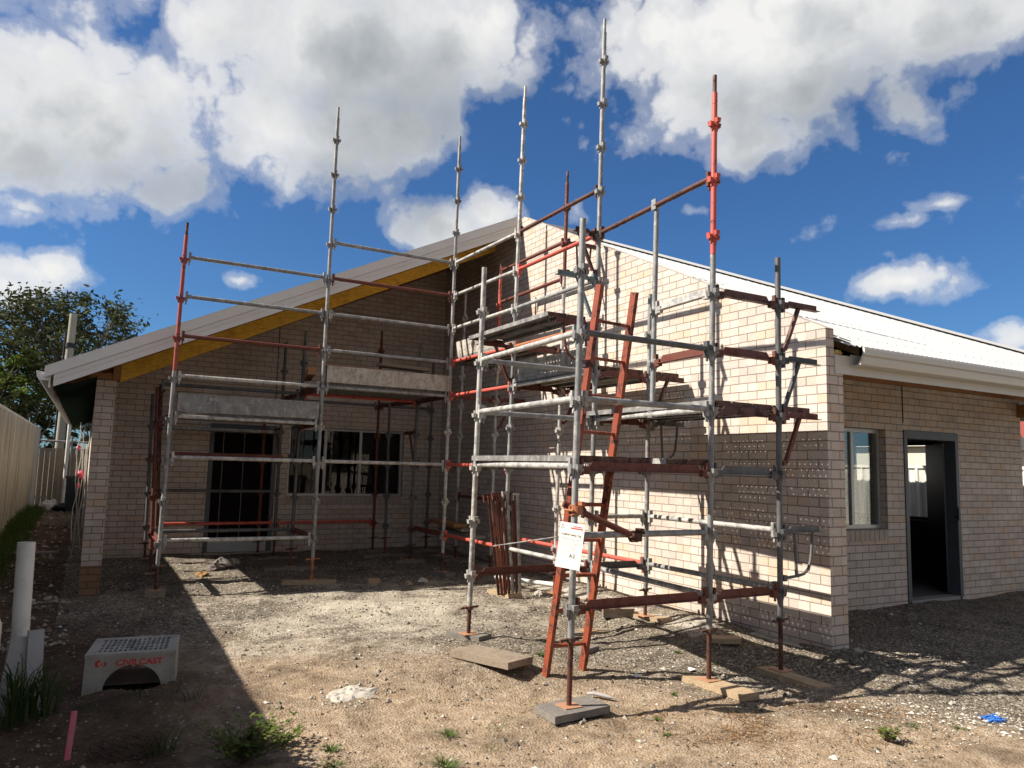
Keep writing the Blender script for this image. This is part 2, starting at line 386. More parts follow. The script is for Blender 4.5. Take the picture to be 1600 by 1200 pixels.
cam = bpy.data.cameras.new('camera'); cam.sensor_width = 36; cam.lens = 36*FPX/1600; cam.clip_start = .05; cam.clip_end = 3000
co = bpy.data.objects.new('camera', cam); col.objects.link(co)
mw = Matrix(((CR.x, CU.x, -CF.x, CAM.x), (CR.y, CU.y, -CF.y, CAM.y), (CR.z, CU.z, -CF.z, CAM.z), (0, 0, 0, 1)))
co.matrix_world = mw; S.camera = co
S.view_settings.view_transform = 'Standard'; S.view_settings.look = 'None'; S.view_settings.gamma = 1; S.view_settings.exposure = .95
S.cycles.max_bounces = 6; S.cycles.transparent_max_bounces = 12; S.cycles.use_denoising = True

# ---------------------------------------------------------------- ground
CP = [(3.1,4.6,-.225),(4.4,4.57,-.185),(5.15,4.5,-.185),(3.2,6.4,-.085),(5.2,6.4,-.065),(4.5,6.38,-.14),(2.67,9.97,-.075),(4.5,9.97,-.05),(4.5,8.15,-.055),(5.2,8.2,-.07),(.82,9.97,-.11),
      (.14,11.2,-.29),(.7,11.4,-.10),(.85,12.6,-.03),(2.7,12.5,-.05),(4.5,12.0,.0),(5.3,12.5,-.02),(5.8,13.2,-.01),(3,13.2,-.02),(1.5,13.2,-.02),(5.8,4.5,-.03),(6.2,4.4,-.05),(5.8,6,.0),(5.8,8,.015),(5.8,10,.0),
      (9.4,5.7,-.05),(7,5.7,-.03),(12,5.5,-.03),(8,4,-.08),(.1,6.35,-.24),(.7,6.4,-.20),(.4,7.2,-.2),(0,4,-.24),(1,4,-.24),(2,4,-.25),(4,3.4,-.23),(6,3,-.2),(9,2.5,-.15),(0,1.5,-.3),(3,1,-.3),
      (-.6,5,-.22),(-.6,8,-.2),(-.7,11,-.18),(-.9,14,-.1),(-.9,20,.0),(-.9,30,.02),(-1.3,10,-.05),(-1.3,20,.1),(-1.3,5,-.1),(20,10,0),(20,-10,-.1),(-12,10,0),(-12,-10,-.1),(0,-8,-.2),(10,30,0)]
def ground(x, y, fine=True):
    sw = sz = 0
    for a, b, z in CP:
        d = (x-a)**2 + (y-b)**2 + .02; w = 1/d**1.7; sw += w; sz += w*z
    h = sz/sw
    if fine and -3 < x < 14 and -1 < y < 16:
        e = max(0, 1-((x-.40)/.85)**2-((y-5.92)/.40)**2); h += .11*e*(1+.6*noise.noise((x*3, y*3, 2)))
        h -= .38*math.exp(-((x-.46)/.15)**2-((y-11.05)/.26)**2)
        h += .026*noise.noise((x*1.3, y*1.3, 0)) + .016*noise.noise((x*4.5, y*4.5, 3)) + .009*noise.noise((x*12, y*12, 5))
    return h
def axis(a, b, step, far):
    xs = [a]; 
    while xs[-1] < b: xs.append(xs[-1]+step)
    s = step; lo = a; hi = xs[-1]; L = []; H = []
    while lo > -far: s *= 1.35; lo -= s; L.append(lo)
    s = step
    while hi < far: s *= 1.35; hi += s; H.append(hi)
    return L[::-1] + xs + H
def build_ground():
    xs = axis(-1.6, 10, .055, 900); ys = axis(2.4, 13.4, .055, 900); nx = len(xs)
    mb = MB(); v = [(x, y, ground(x, y)) for y in ys for x in xs]
    f = [(j*nx+i, j*nx+i+1, (j+1)*nx+i+1, (j+1)*nx+i) for j in range(len(ys)-1) for i in range(nx-1)]
    mb.add(v, f, True)
    m, nt, b = nmat('ground'); P = N(nt, 'TexCoord').outputs['Object']; sp = N(nt, 'SeparateXYZ', i_0=P)
    X, Y = sp.outputs[0], sp.outputs[1]
    nb = noi(nt, P, .9, 8, .68); nf = noi(nt, P, 9, 8, .7); nv = noi(nt, P, 45, 6, .75)
    # red-brown dirt at the front and left, crushed grey gravel nearer the walls
    dirtline = mth(nt, 'ADD', mth(nt, 'MULTIPLY', X, -1.0), mth(nt, 'SUBTRACT', 8.9, Y))
    dm = ramp(nt, mth(nt, 'ADD', mth(nt, 'ADD', mth(nt, 'MULTIPLY', dirtline, .28), mth(nt, 'MULTIPLY', mth(nt, 'LESS_THAN', X, -.15), 3.0)), mth(nt, 'ADD', mth(nt, 'MULTIPLY', mth(nt, 'SUBTRACT', nb, .5), .9), .42)), [(.25, g(0)), (.75, g(1))])
    dirt = ramp(nt, nf, [(.25, (.175, .122, .078)), (.5, (.33, .245, .163)), (.72, (.47, .38, .28))])
    redd = mix(nt, ramp(nt, mth(nt, 'ADD', mth(nt, 'MULTIPLY', mth(nt, 'SUBTRACT', 1.3, X), .6), nb), [(.5, g(0)), (1.2, g(1))]), dirt, ramp(nt, nf, [(.3, (.064, .042, .028)), (.7, (.145, .095, .062))]))
    vor = N(nt, 'TexVoronoi', i_Vector=P, i_Scale=62.0); vr = N(nt, 'TexVoronoi', i_Vector=P, i_Scale=27.0)
    gcol = ramp(nt, N(nt, 'SeparateColor', i_0=vor.outputs['Color']).outputs[0], [(0, (.062, .050, .038)), (.35, (.15, .124, .094)), (.7, (.255, .213, .160)), (.93, (.41, .352, .27)), (1, (.56, .52, .45))])
    gcol = mix(nt, mth(nt, 'MULTIPLY', ramp(nt, nf, [(.3, g(1)), (.7, g(0))]), .5), gcol, (.10, .085, .068))
    base = mix(nt, dm, gcol, redd)
    wet = ramp(nt, noi(nt, P, 1.5, 9, .7, .4), [(.36, g(.55)), (.52, g(.98)), (.72, g(1.16))])
    base = mix(nt, 1, base, wet, 'MULTIPLY')
    # pale cement dust trodden into the middle of the yard
    q = N(nt, 'VectorMath', operation='LENGTH', i_0=N(nt, 'VectorMath', operation='MULTIPLY', i_0=N(nt, 'VectorMath', operation='SUBTRACT', i_0=P, i_1=(2.9, 8.0, 0)).outputs[0], i_1=(.34, .33, 0)).outputs[0]).outputs['Value']
    du = ramp(nt, mth(nt, 'ADD', mth(nt, 'SUBTRACT', 1.0, q), mth(nt, 'MULTIPLY', mth(nt, 'SUBTRACT', noi(nt, P, 2.2, 8, .68), .5), 2.4)), [(.42, g(0)), (.62, g(.45)), (1.0, g(1))])
    base = mix(nt, mth(nt, 'MULTIPLY', du, .82), base, ramp(nt, nv, [(.3, (.38, .33, .255)), (.7, (.59, .525, .425))]))
    # white slurry along the foot of the sunlit gable wall and chips at the right
    e1 = mth(nt, 'SUBTRACT', 1.0, mth(nt, 'MULTIPLY', mth(nt, 'ABSOLUTE', mth(nt, 'SUBTRACT', X, 5.35)), 1.9))
    sl_ = ramp(nt, mth(nt, 'ADD', e1, mth(nt, 'MULTIPLY', mth(nt, 'SUBTRACT', noi(nt, P, 3.1, 9, .72), .5), 2.6)), [(.62, g(0)), (.9, g(1))])
    inr = mth(nt, 'MULTIPLY', mth(nt, 'GREATER_THAN', Y, 5.6), mth(nt, 'LESS_THAN', Y, 12.0))
    base = mix(nt, mth(nt, 'MULTIPLY', mth(nt, 'MULTIPLY', sl_, inr), .75), base, (.50, .46, .39))
    pb = ramp(nt, N(nt, 'SeparateColor', i_0=vr.outputs['Color']).outputs[1], [(.88, g(0)), (.92, g(1))])
    pbm = mth(nt, 'MULTIPLY', pb, ramp(nt, vr.outputs['Distance'], [(.25, g(1)), (.42, g(0))]))
    base = mix(nt, mth(nt, 'MULTIPLY', pbm, mth(nt, 'SUBTRACT', .75, mth(nt, 'MULTIPLY', dm, .5))), base, (.44, .41, .35))
    base = mix(nt, 1, base, ramp(nt, nv, [(.25, g(.62)), (.5, g(1)), (.75, g(1.25))]), 'MULTIPLY')
    nt.links.new(base, b.inputs['Base Color']); b.inputs['Roughness'].default_value = .97; b.inputs['Specular IOR Level'].default_value = .15
    h = mth(nt, 'ADD', mth(nt, 'ADD', mth(nt, 'MULTIPLY', vor.outputs['Distance'], -.55), mth(nt, 'MULTIPLY', nv, .55)), mth(nt, 'MULTIPLY', nf, 1.5))
    bump(nt, b, h, 1.0, .016)
    tag(mb.build('ground', m, uv=False), kind='structure')
build_ground()

# ---------------------------------------------------------------- stones and gravel
OCT = [(1,0,0),(-1,0,0),(0,1,0),(0,-1,0),(0,0,1),(0,0,-1)]
OF = [(0,2,4),(2,1,4),(1,3,4),(3,0,4),(2,0,5),(1,2,5),(3,1,5),(0,3,5)]
def rock(mb, x, y, z, r, squash=.65, sub=False):
    a = rnd.random()*6.3; ca, sa = math.cos(a), math.sin(a); v = []
    for p in OCT:
        q = [p[i]*r*(1, .75, squash)[i]*(.7+.6*rnd.random()) + r*.3*(rnd.random()-.5) for i in range(3)]
        v.append((x+q[0]*ca-q[1]*sa, y+q[0]*sa+q[1]*ca, z+q[2]))
    mb.add(v, OF)
def lump(mb, c, r, seed, sq=.6, n=9):
    vs = []; fs = []
    for j in range(n+1):
        th = math.pi*j/n
        for i in range(2*n):
            ph = math.pi*i/n; d = Vector((math.sin(th)*math.cos(ph), math.sin(th)*math.sin(ph), math.cos(th)))
            k = r*(1+.55*noise.noise(d*1.7+Vector((seed, seed*2, 0)))+.25*noise.noise(d*4+Vector((seed, 0, seed))))
            vs.append((c[0]+d.x*k, c[1]+d.y*k, c[2]+d.z*k*sq))
    for j in range(n):
        for i in range(2*n): fs.append((j*2*n+i, (j+1)*2*n+i, (j+1)*2*n+(i+1) % (2*n), j*2*n+(i+1) % (2*n)))
    mb.add(vs, fs, False)
def gravel():
    mb = MB(); k = 0
    while k < 15000:
        t = rnd.random()**1.5
        y = 2.9 + t*10.2; x = -.9 + rnd.random()*(3.6 + y*1.05)
        if x > 11: continue
        if x > 5.75 and y > 4.5 and not (x > 6.1 and y < 5.8): continue
        if y > 13.1: continue
        dirt = (-x + 8.7 - y)*.28 + .42 + .45*noise.noise((x*.9, y*.9, 8))
        if rnd.random() < min(.93, dirt*1.3) : 
            if rnd.random() > .22: continue
        r = .0045 + .011*rnd.random()**3 + (.014 if rnd.random() < .025 else 0)
        if x > 4.5 and y < 4.2: r *= 1.15
        rock(mb, x, y, ground(x, y)+r*.25, r); k += 1
    for q in range(1100):                                    # rubble trodden into the side path
        y = 8+16*rnd.random()**1.5; x = -1.05+1.0*rnd.random(); r = .012+.045*rnd.random()**3
        rock(mb, x, y, ground(x, y)+r*.2, r)
    for q in range(90):                                      # clumped bigger stones
        cx, cy = rnd.uniform(1.2, 6.2), rnd.uniform(3.4, 12.5)
        if cx > 5.6 and cy > 4.4: continue
        for w in range(rnd.randint(2, 9)):
            x = cx+rnd.gauss(0, .09); y = cy+rnd.gauss(0, .09); r = .010+.022*rnd.random()**2
            if x > 5.75 and y > 4.4: continue
            rock(mb, x, y, ground(x, y)+r*.15, r)
    tag(mb.build('gravel', M['stone'], uv=False), kind='stuff')
    # pale broken chips trodden in at the right front
    mb = MB()
    for k in range(620):
        u = rnd.gauss(0, 1); v = rnd.gauss(0, .3)
        x = 5.45 + u*.55 - v*.3; y = 3.25 - u*.32 + v*.8
        r = .004 + .016*rnd.random()**3; rock(mb, x, y, ground(x, y)+r*.2, r, .4)
    tag(mb.build('white_rubble', M['stone_white'], uv=False), kind='stuff')
gravel()
def clods():
    mb = MB(); k = 0
    while k < 6500:
        y = 2.9+6*rnd.random()**1.3; x = -.6+rnd.random()*(3.0+y*.9)
        if (-x+8.9-y) < -.6+rnd.random()*1.2 or (x > 5.7 and y > 4.4): continue
        if noise.noise((x*1.7, y*1.7, 21)) < -.12+.35*rnd.random()-.2: continue
        r = .0035+.009*rnd.random()**3+(.012 if rnd.random() < .012 else 0); rock(mb, x, y, ground(x, y)+r*.15, r, .7); k += 1
    m, nt, b = nmat('clod'); gi = N(nt, 'NewGeometry').outputs['Random Per Island']
    nt.links.new(ramp(nt, gi, [(0, (.13, .078, .045)), (.5, (.26, .18, .11)), (.85, (.38, .29, .20)), (1, (.48, .41, .32))]), b.inputs['Base Color']); b.inputs['Roughness'].default_value = 1
    tag(mb.build('dirt_clods', m, uv=False), kind='stuff')
clods()

def splat():
    mb = MB()
    cx, cy = 1.80, 5.55; n = 26; rings = 6
    v = [(cx, cy, ground(cx, cy)+.022)]; f = []
    for j in range(1, rings+1):
        for i in range(n):
            a = 2*math.pi*i/n; rr = (.17+.06*noise.noise((math.cos(a)*1.5, math.sin(a)*1.5, 4)))*j/rings
            x = cx+rr*1.15*math.cos(a); y = cy+rr*.95*math.sin(a)
            v.append((x, y, ground(x, y)+.020*(1-(j/rings)**2)+.018*noise.noise((x*30, y*30, 1))*(1 if j < rings else 0)-(.006 if j == rings else 0)))
    for i in range(n): f.append((0, 1+i, 1+(i+1) % n))
    for j in range(rings-1):
        for i in range(n): f.append((1+j*n+i, 1+(j+1)*n+i, 1+(j+1)*n+(i+1) % n, 1+j*n+(i+1) % n))
    mb.add(v, f, False)
    for k in range(60):
        a = rnd.random()*6.28; d = .10+.18*rnd.random()
        rock(mb, cx+d*math.cos(a)*1.1, cy+d*math.sin(a), ground(cx+d*math.cos(a), cy+d*math.sin(a))+.005, .008+.012*rnd.random())
    tag(mb.build('mortar_splat', M['mortar'], uv=False), 'flat splat of dried white mortar on the brown dirt in the foreground', 'mortar splat')
splat()
for (x, y, r, mk, lab) in ((1.80, 11.75, .16, 'stone_dark', 'dark grey boulder lying in the sunlit patch before the rear doorway'), (1.50, 11.3, .085, 'ochre', 'ochre clay lump beside the sunlit patch before the rear doorway'),
                           (2.05, 12.1, .09, 'concrete', 'small grey rubble lump just behind the dark boulder'), (4.98, 8.1, .07, 'concrete', 'pale rubble piece on the ground right of the leaning rusty bars'), (3.75, 9.35, .05, 'timber_new', 'small sandy stone near the offcut block on the gravel'),
                           (3.98, 9.45, .06, 'stone_white', 'white mortar lump on the gravel near the left scaffold corner post')):
    mb = MB(); lump(mb, (x, y, ground(x, y)+r*.25), r, x*3)
    tag(mb.build('rubble_stone', M[mk], uv=False), lab, 'stone')

# ---------------------------------------------------------------- house
H = thing('brick_house', (5.83, 4.57, 0), 'unfinished single-storey house of pale cream brick with white metal roof and yellow eave beam', 'house')
def roofL(x): return 2.49 + .4765*(x+.5)
def roofR(y): return 2.66 + .465*(y-4.40)
def wall(axis_, c0, c1, a0, a1, z0, top, holes, mb=None):
    """wall slab between c0 and c1 on one axis, a0..a1 along the other, with a top height function and rectangular holes"""
    mb = mb or MB()
    us = sorted(set([a0, a1] + [h[0] for h in holes] + [h[1] for h in holes]))
    P = (lambda a, z, c: (c, a, z)) if axis_ == 'x' else (lambda a, z, c: (a, c, z))
    for u0, u1 in zip(us, us[1:]):
        hs = sorted([h for h in holes if h[0] <= u0 and h[1] >= u1], key=lambda h: h[2])
        z = z0
        for h in hs:
            if h[2] > z: mb.prism([(u0, z), (u1, z), (u1, h[2]), (u0, h[2])], lambda p: P(p[0], p[1], c0), lambda p: P(p[0], p[1], c1))
            z = h[3]
        mb.prism([(u0, z), (u1, z), (u1, top(u1)), (u0, top(u0))], lambda p: P(p[0], p[1], c0), lambda p: P(p[0], p[1], c1))
    return mb
# gable wall in the sun, parapet leaf plus inner leaf
gp = [(4.57, -.3), (24, -.3), (24, 5.40), (10.62, 5.40), (10.5, 5.44), (10.2, 5.50), (10.0, 5.405), (4.57, 2.84)]
mb = MB(); mb.prism(gp, lambda p: (5.83, p[0], p[1]), lambda p: (5.94, p[0], p[1]))
gi = [(4.572, -.3), (24, -.3), (24, 5.1), (10.3, 5.1), (4.572, 2.60)]
mb.prism(gi, lambda p: (5.941, p[0], p[1]), lambda p: (6.06, p[0], p[1]))
mb.build('gable_wall', M['brick'], H)
wall('y', 13.2, 13.43, .03, 5.829, -.3, lambda x: roofL(x)-.16, [(1.72, 2.80, -.3, 2.085), (3.0, 5.10, .90, 2.105)]).build('rear_wall', M['brick'], H)
wall('y', 5.85, 6.08, 6.062, 11.58, -.3, lambda x: 2.63, [(6.73, 8.53, .86, 2.07), (8.87, 10.02, -.3, 2.085)]).build('front_wall', M['brick'], H)
mb = wall('x', 11.35, 11.58, 6.082, 15, -.3, lambda y: 2.63, [(7.0, 8.5, .84, 2.055)])
wall('y', 15.0, 15.2, 6.062, 11.58, -.3, lambda x: 2.63, [], mb)
mb.build('side_wall', M['brick'], H); mb = wall('x', .03, .26, 13.432, 24, -.3, lambda y: 2.55, []); wall('y', 24.0, 24.2, .03, 6.06, -.3, lambda x: roofL(min(x, 5.8))-.1, [], mb)
mb.build('side_wall', M['brick'], H)
mb = MB(); mb.box(.028, .258, 11.15, 11.38, .103, 2.49); mb.build('brick_pier', M['brick'], H)
mb = MB(); mb.box(.026, .260, 11.148, 11.382, -.5, .101); o = mb.build('pier_footing', M['brick_dirty'], H); o['label'] = 'dirt-stained brown lower courses of the corner pier'
# floors, ceilings, partitions; floor and lining colours are darkened to deepen the indoor shade
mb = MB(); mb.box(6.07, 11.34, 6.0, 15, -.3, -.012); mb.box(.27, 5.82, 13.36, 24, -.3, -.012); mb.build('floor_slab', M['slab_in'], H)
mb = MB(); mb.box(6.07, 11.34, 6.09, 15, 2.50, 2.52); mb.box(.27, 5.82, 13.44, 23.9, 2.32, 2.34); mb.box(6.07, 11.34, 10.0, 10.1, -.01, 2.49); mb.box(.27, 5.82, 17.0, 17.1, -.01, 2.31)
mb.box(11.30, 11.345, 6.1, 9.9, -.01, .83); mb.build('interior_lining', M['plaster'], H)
# footing ledge below the gable corner
mb = MB(); mb.box(5.70, 6.16, 4.46, 4.566, -.3, -.045); mb.box(5.70, 5.828, 4.567, 6.1, -.3, -.05); mb.build('footing', M['concrete'], H)
# patio slab edge in front of the rear wall door
mb = MB(); mb.box(1.74, 2.78, 13.10, 13.36, -.2, -.006); mb.build('door_sill', M['concrete'], H)
# control joints
mb = MB(); mb.box(2.722, 2.736, 13.193, 13.199, 2.11, 3.86); mb.build('control_joint', M['black'], H); mb = MB(); mb.box(8.868, 8.882, 5.843, 5.849, 2.17, 2.63); mb.build('control_joint', M['black'], H)
# roof: hip over the right wing, corrugations down the slope
X0 = 12.9
def corr(t, p=.076, h=.008): return h*math.cos(2*math.pi*t/p)
def hip_roof():
    mb = MB(); n = int((X0-5.93)/.0127); v = []; f = []
    for i in range(n+1):
        x = 5.945 + (X0-5.945)*i/n; c = corr(x)
        ym = min(10.2, 4.40+(X0-x))
        for y in (4.43, max(4.44, ym)): v.append((x, y, roofR(y)+c))
    for i in range(n): f.append((2*i, 2*i+2, 2*i+3, 2*i+1))
    mb.add(v, f, True)
    n = int(11.6/.0127); v = []; f = []                      # east slope
    for i in range(n+1):
        y = 4.43 + 11.5*i/n; c = corr(y)
        xi = max(X0-5.8, X0-(y-4.40)) if y < 10.2 else max(X0-5.8, X0-(16-y))
        for x in (X0-.03, min(xi, X0-.04)): v.append((x, y, 2.66+.465*(X0-x)+c))
    for i in range(n): f.append((2*i, 2*i+1, 2*i+3, 2*i+2))
    mb.add(v, f, True)
    mb.add([(5.945, 10.2, roofR(10.2)), (X0-5.8, 10.2, roofR(10.2)), (X0, 16, 2.66), (5.945, 16, 2.66)], [(0, 1, 2, 3)])
    mb.build('hip_roof', M['roofwhite'], H)
    mb = MB()
    for s in (0,):
        a = Vector((X0-.02, 4.42, 2.69)); b = Vector((X0-5.8, 10.2, 5.375)); d = (b-a).normalized()
        sd = Vector((1, 1, 0)).normalized()
        mb.prism([(-.13, -.055), (-.02, .012), (.02, .012), (.13, -.055), (0, -.02)], lambda p: a+sd*p[0]+Vector((0, 0, p[1]+.028)), lambda p: b+sd*p[0]+Vector((0, 0, p[1]+.028)))
        mb.box(5.94, X0-5.8, 10.08, 10.32, 5.365, 5.425)
    mb.build('ridge_cap', M['roofwhite'], H)
    mb = MB()                                                # flashing where the roof meets the parapet
    mb.prism([(4.50, 0), (10.15, 0), (10.15, .012), (4.50, .012)], lambda p: (5.95, p[0], roofR(p[0])+.03+p[1]), lambda p: (6.09, p[0], roofR(p[0])+.016+p[1]))
    mb.build('flashing', M['roofwhite'], H)
    mb = MB()                                                # roofing screws
    for y in (4.75, 5.6, 6.5, 7.4, 8.3, 9.2):
        for i in range(40):
            x = 6.08 + .1520*i
            if y < 4.35+(X0-x) : mb.tube((x, y, roofR(y)+.007), (x, y, roofR(y)+.014), .0065, 6)
    mb.build('roof_screws', M['alu'], H)
hip_roof()
mb = MB(); mb.box(5.945, X0, 4.56, 4.58, 2.425, 2.60); mb.box(X0-.02, X0, 4.581, 16, 2.425, 2.60); mb.build('fascia', M['fascia'], H)
mb = MB()
prof = [(4.556, 2.615), (4.556, 2.50), (4.47, 2.50), (4.445, 2.515), (4.43, 2.55), (4.425, 2.585), (4.405, 2.60), (4.40, 2.650), (4.41, 2.672), (4.425, 2.672), (4.425, 2.61), (4.45, 2.56), (4.48, 2.512), (4.545, 2.512), (4.548, 2.615)]
mb.prism(prof, lambda p: (6.15, p[0], p[1]), lambda p: (X0+.05, p[0], p[1])); mb.build('gutter', M['fascia'], H)
mb = MB(); mb.box(6.064, 11.9, 5.86, 5.95, 2.635, 2.72); mb.box(11.50, 11.60, 4.62, 5.849, 2.38, 2.56); mb.build('wall_plate', M['timber_orange'], H)
mb = MB()
for i in range(10):
    x = 6.3+.6*i; mb.prism([(4.6, roofR(4.6)-.12), (6.2, roofR(6.2)-.12), (6.2, roofR(6.2)-.03), (4.6, roofR(4.6)-.03)], lambda p: (x, p[0], p[1]), lambda p: (x+.045, p[0], p[1]))
mb.build('rafter_tails', M['timber_new'], H)
mb = MB(); lump(mb, (6.03, 4.64, 2.63), .07, 4.2, .45, 7); mb.build('insulation', M['insul'], H)
mb = MB(); mb.prism([(5.95, 2.36), (10.1, 4.4), (10.1, 4.42), (5.95, 2.38)], lambda p: (6.07, p[0], p[1]+.38), lambda p: (11.3, p[0], p[1]+.38)); mb.build('sarking', M['sarking'], H)
# left gable roof
mb = MB(); n = int(13.7/.038); v = []; f = []
for i in range(n+1):
    y = 10.33+13.9*i/n
    for x in (-.52, 5.825): v.append((x, y, roofL(x)+.01+corr(y)))
for i in range(n): f.append((2*i, 2*i+1, 2*i+3, 2*i+2))
mb.add(v, f, True); mb.build('gable_roof', M['roofwhite'], H)
mb = MB()
def rake(mb, y0, y1, zt, zb, xa=-.50, xb=5.828, sk=0):
    mb.prism([(xa+sk, roofL(xa)+zb), (xb, roofL(xb)+zb), (xb, roofL(xb)+zt), (xa, roofL(xa)+zt)], lambda p: (p[0], y0, p[1]), lambda p: (p[0], y1, p[1]))
rake(mb, 10.30, 10.33, .035, -.090, -.515); rake(mb, 10.30, 10.42, .036, .046, -.515)
mb.build('barge_capping', M['barge'], H)
mb = MB(); rake(mb, 10.317, 10.34, -.092, -.235, -.42); rake(mb, 10.311, 10.316, -.150, -.156, -.42); mb.build('barge_board', M['barge'], H)
mb = MB(); mb.box(-.47, -.45, 10.345, 24.2, 2.28, 2.44); mb.prism([(-.472, 2.45), (-.472, 2.36), (-.55, 2.36), (-.59, 2.40), (-.60, 2.47), (-.585, 2.47)], lambda p: (p[0], 10.335, p[1]), lambda p: (p[0], 24.2, p[1])); mb.build('eave_gutter', M['barge'], H)
# yellow engineered beam carrying the front of the roof, on the pier
mb = MB()
mb.prism([(.30, 2.47), (5.828, 5.165), (5.828, 5.41), (.30, 2.76)], lambda p: (p[0], 11.15, p[1]), lambda p: (p[0], 11.21, p[1])); mb.build('roof_beam', M['beam'], H)
mb = MB()
for y in (10.45, 10.9, 11.6, 12.2, 12.8):
    mb.prism([(-.44, roofL(-.44)-.19), (5.80, roofL(5.80)-.19), (5.80, roofL(5.80)-.06), (-.44, roofL(-.44)-.06)], lambda p: (p[0], y, p[1]), lambda p: (p[0], y+.045, p[1]))
mb.build('rafters', M['timber_orange'], H)
mb = MB(); mb.box(.215, .295, 11.148, 11.23, 2.492, 2.70); mb.box(-.05, .21, 11.17, 11.21, 2.50, 2.58); mb.box(.05, .14, 11.235, 24, 2.492, 2.57); mb.build('beam_post', M['timber_orange'], H)
mb = MB()
for i in range(14):
    x = .1+.42*i; mb.prism([(x, roofL(x)-.235), (x+.40, roofL(x+.40)-.235), (x+.40, roofL(x+.40)-.205), (x, roofL(x)-.205)], lambda p: (p[0], 11.22, p[1]), lambda p: (p[0], 13.19, p[1]))
mb.build('soffit_lining', M['timber_orange'], H)
mb = MB(); n = 40; v = []; f = []
for i in range(n+1):
    y = 10.5+13.5*(i/n)**1.4
    for j, x in enumerate((-.44, -.2, .03)): v.append((x, y, 2.33+.30*(x+.44)+.03*noise.noise((x*3, y*2.2, 1))-(.05 if j == 1 else 0)))
for i in range(n):
    for j in range(2): f.append((3*i+j, 3*i+j+1, 3*i+j+4, 3*i+j+3))
mb.add(v, f, True); mb.build('eave_membrane', M['sarking'], H)

def window(plane_y, x0, x1, z0, z1, mulls, fm, setback=.09, label=None):
    y0 = plane_y+setback; y1 = y0+.06; t = .045
    mb = MB(); mb.box(x0, x1, y0, y1, z1-t, z1); mb.box(x0, x1, y0, y1, z0, z0+t); mb.box(x0, x0+t, y0, y1, z0+t, z1-t); mb.box(x1-t, x1, y0, y1, z0+t, z1-t)
    for k, xm in enumerate(mulls): mb.box(xm-.025, xm+.025, y0+.006, y1-.006, z0+t, z1-t)
    w = mb.build('window', fm, H)
    if label: w['label'] = label
    xs = [x0+t] + mulls + [x1-t]
    for a, b in zip(xs, xs[1:]):
        mb = MB(); mb.box(a+.02, b-.02, y0+.025, y0+.031, z0+t, z1-t); mb.build('pane', M['glass'], w)
    mb = MB(); n = int((x1-x0)/.086)
    mb.add([], [])
    for i in range(n):
        xa = x0+(x1-x0)*i/n; xb = x0+(x1-x0)*(i+1)/n-.010
        mb.prism([(plane_y-.012, z0-.135), (plane_y-.012, z0-.012), (y1, z0-.002), (y1, z0-.135)], lambda p: (xa, p[0], p[1]), lambda p: (xb, p[0], p[1]))
    mb.build('sill', M['brick_sill'], w)
    return w
M['brick_sill'] = m_plain('brick_sill', (.40, .33, .27), .92, .15, 9, bmp=.5)
window(5.85, 6.735, 8.525, .865, 2.065, [8.02], M['alu'], label='aluminium sliding window beside the dark door, half hidden by the gable wall end')
window(13.2, 3.0, 5.10, .905, 2.10, [3.66, 4.30], M['alu'], label='wide aluminium window in the shaded rear wall behind the scaffold')
mb = MB()
for (a, b, c, d) in ((7.0, 8.5, .84, .89), (7.0, 8.5, 2.0, 2.055), (7.0, 7.05, .89, 2.0), (8.45, 8.5, .89, 2.0), (7.6, 7.63, .89, 2.0)): mb.box(11.42, 11.47, a, b, c, d)
mb.build('window', M['frame_dark'], H)['label'] = 'far side window seen through the open dark door'
# dark open door in the front wall
D = MB()
D.box(8.872, 8.935, 5.835, 5.99, -.02, 2.08); D.box(9.955, 10.018, 5.835, 5.99, -.02, 2.08); D.box(8.936, 9.954, 5.835, 5.99, 1.98, 2.08)
D = D.build('door', M['frame_dark'], H); D['label'] = 'open dark navy door in a steel frame'
mb = MB(); a = Vector((9.95, 5.98, 0)); dr = Vector((.69, .724, 0)); nr = Vector((-.724, .69, 0))
mb.obox(a+dr*.42+Vector((0, 0, .985)), dr*.41, nr*.02, Vector((0, 0, .97))); lf = mb.build('door_leaf', M['door_navy'], D)
mb = MB(); mb.tube((9.93, 5.86, 1.0), (9.93, 5.81, 1.0), .012, 8); mb.box(9.945, 9.962, 5.822, 5.834, .95, 1.12); mb.build('strike_plate', M['black'], D)
mb = MB(); mb.box(8.936, 9.954, 5.84, 5.99, -.05, -.008); mb.build('threshold', M['slab'], D)
# rear double door
D = MB(); D.box(1.723, 1.79, 13.19, 13.33, -.01, 2.08); D.box(2.73, 2.797, 13.19, 13.33, -.01, 2.08); D.box(1.791, 2.729, 13.19, 13.33, 2.0, 2.08)
D = D.build('door', M['frame_dark'], H); D['label'] = 'tall dark boarded doorway in the shaded rear wall'
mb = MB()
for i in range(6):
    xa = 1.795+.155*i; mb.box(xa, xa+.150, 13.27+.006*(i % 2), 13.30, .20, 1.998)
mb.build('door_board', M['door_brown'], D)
mb = MB()
for xa in (1.94, 2.27, 2.57): mb.box(xa, xa+.012, 13.255, 13.269, .20, 1.998)
mb.build('glazing_bar', M['timber_grey'], D)
mb = MB(); mb.box(1.795, 2.725, 13.24, 13.262, -.004, .19); mb.build('kick_panel', M['alu'], D)
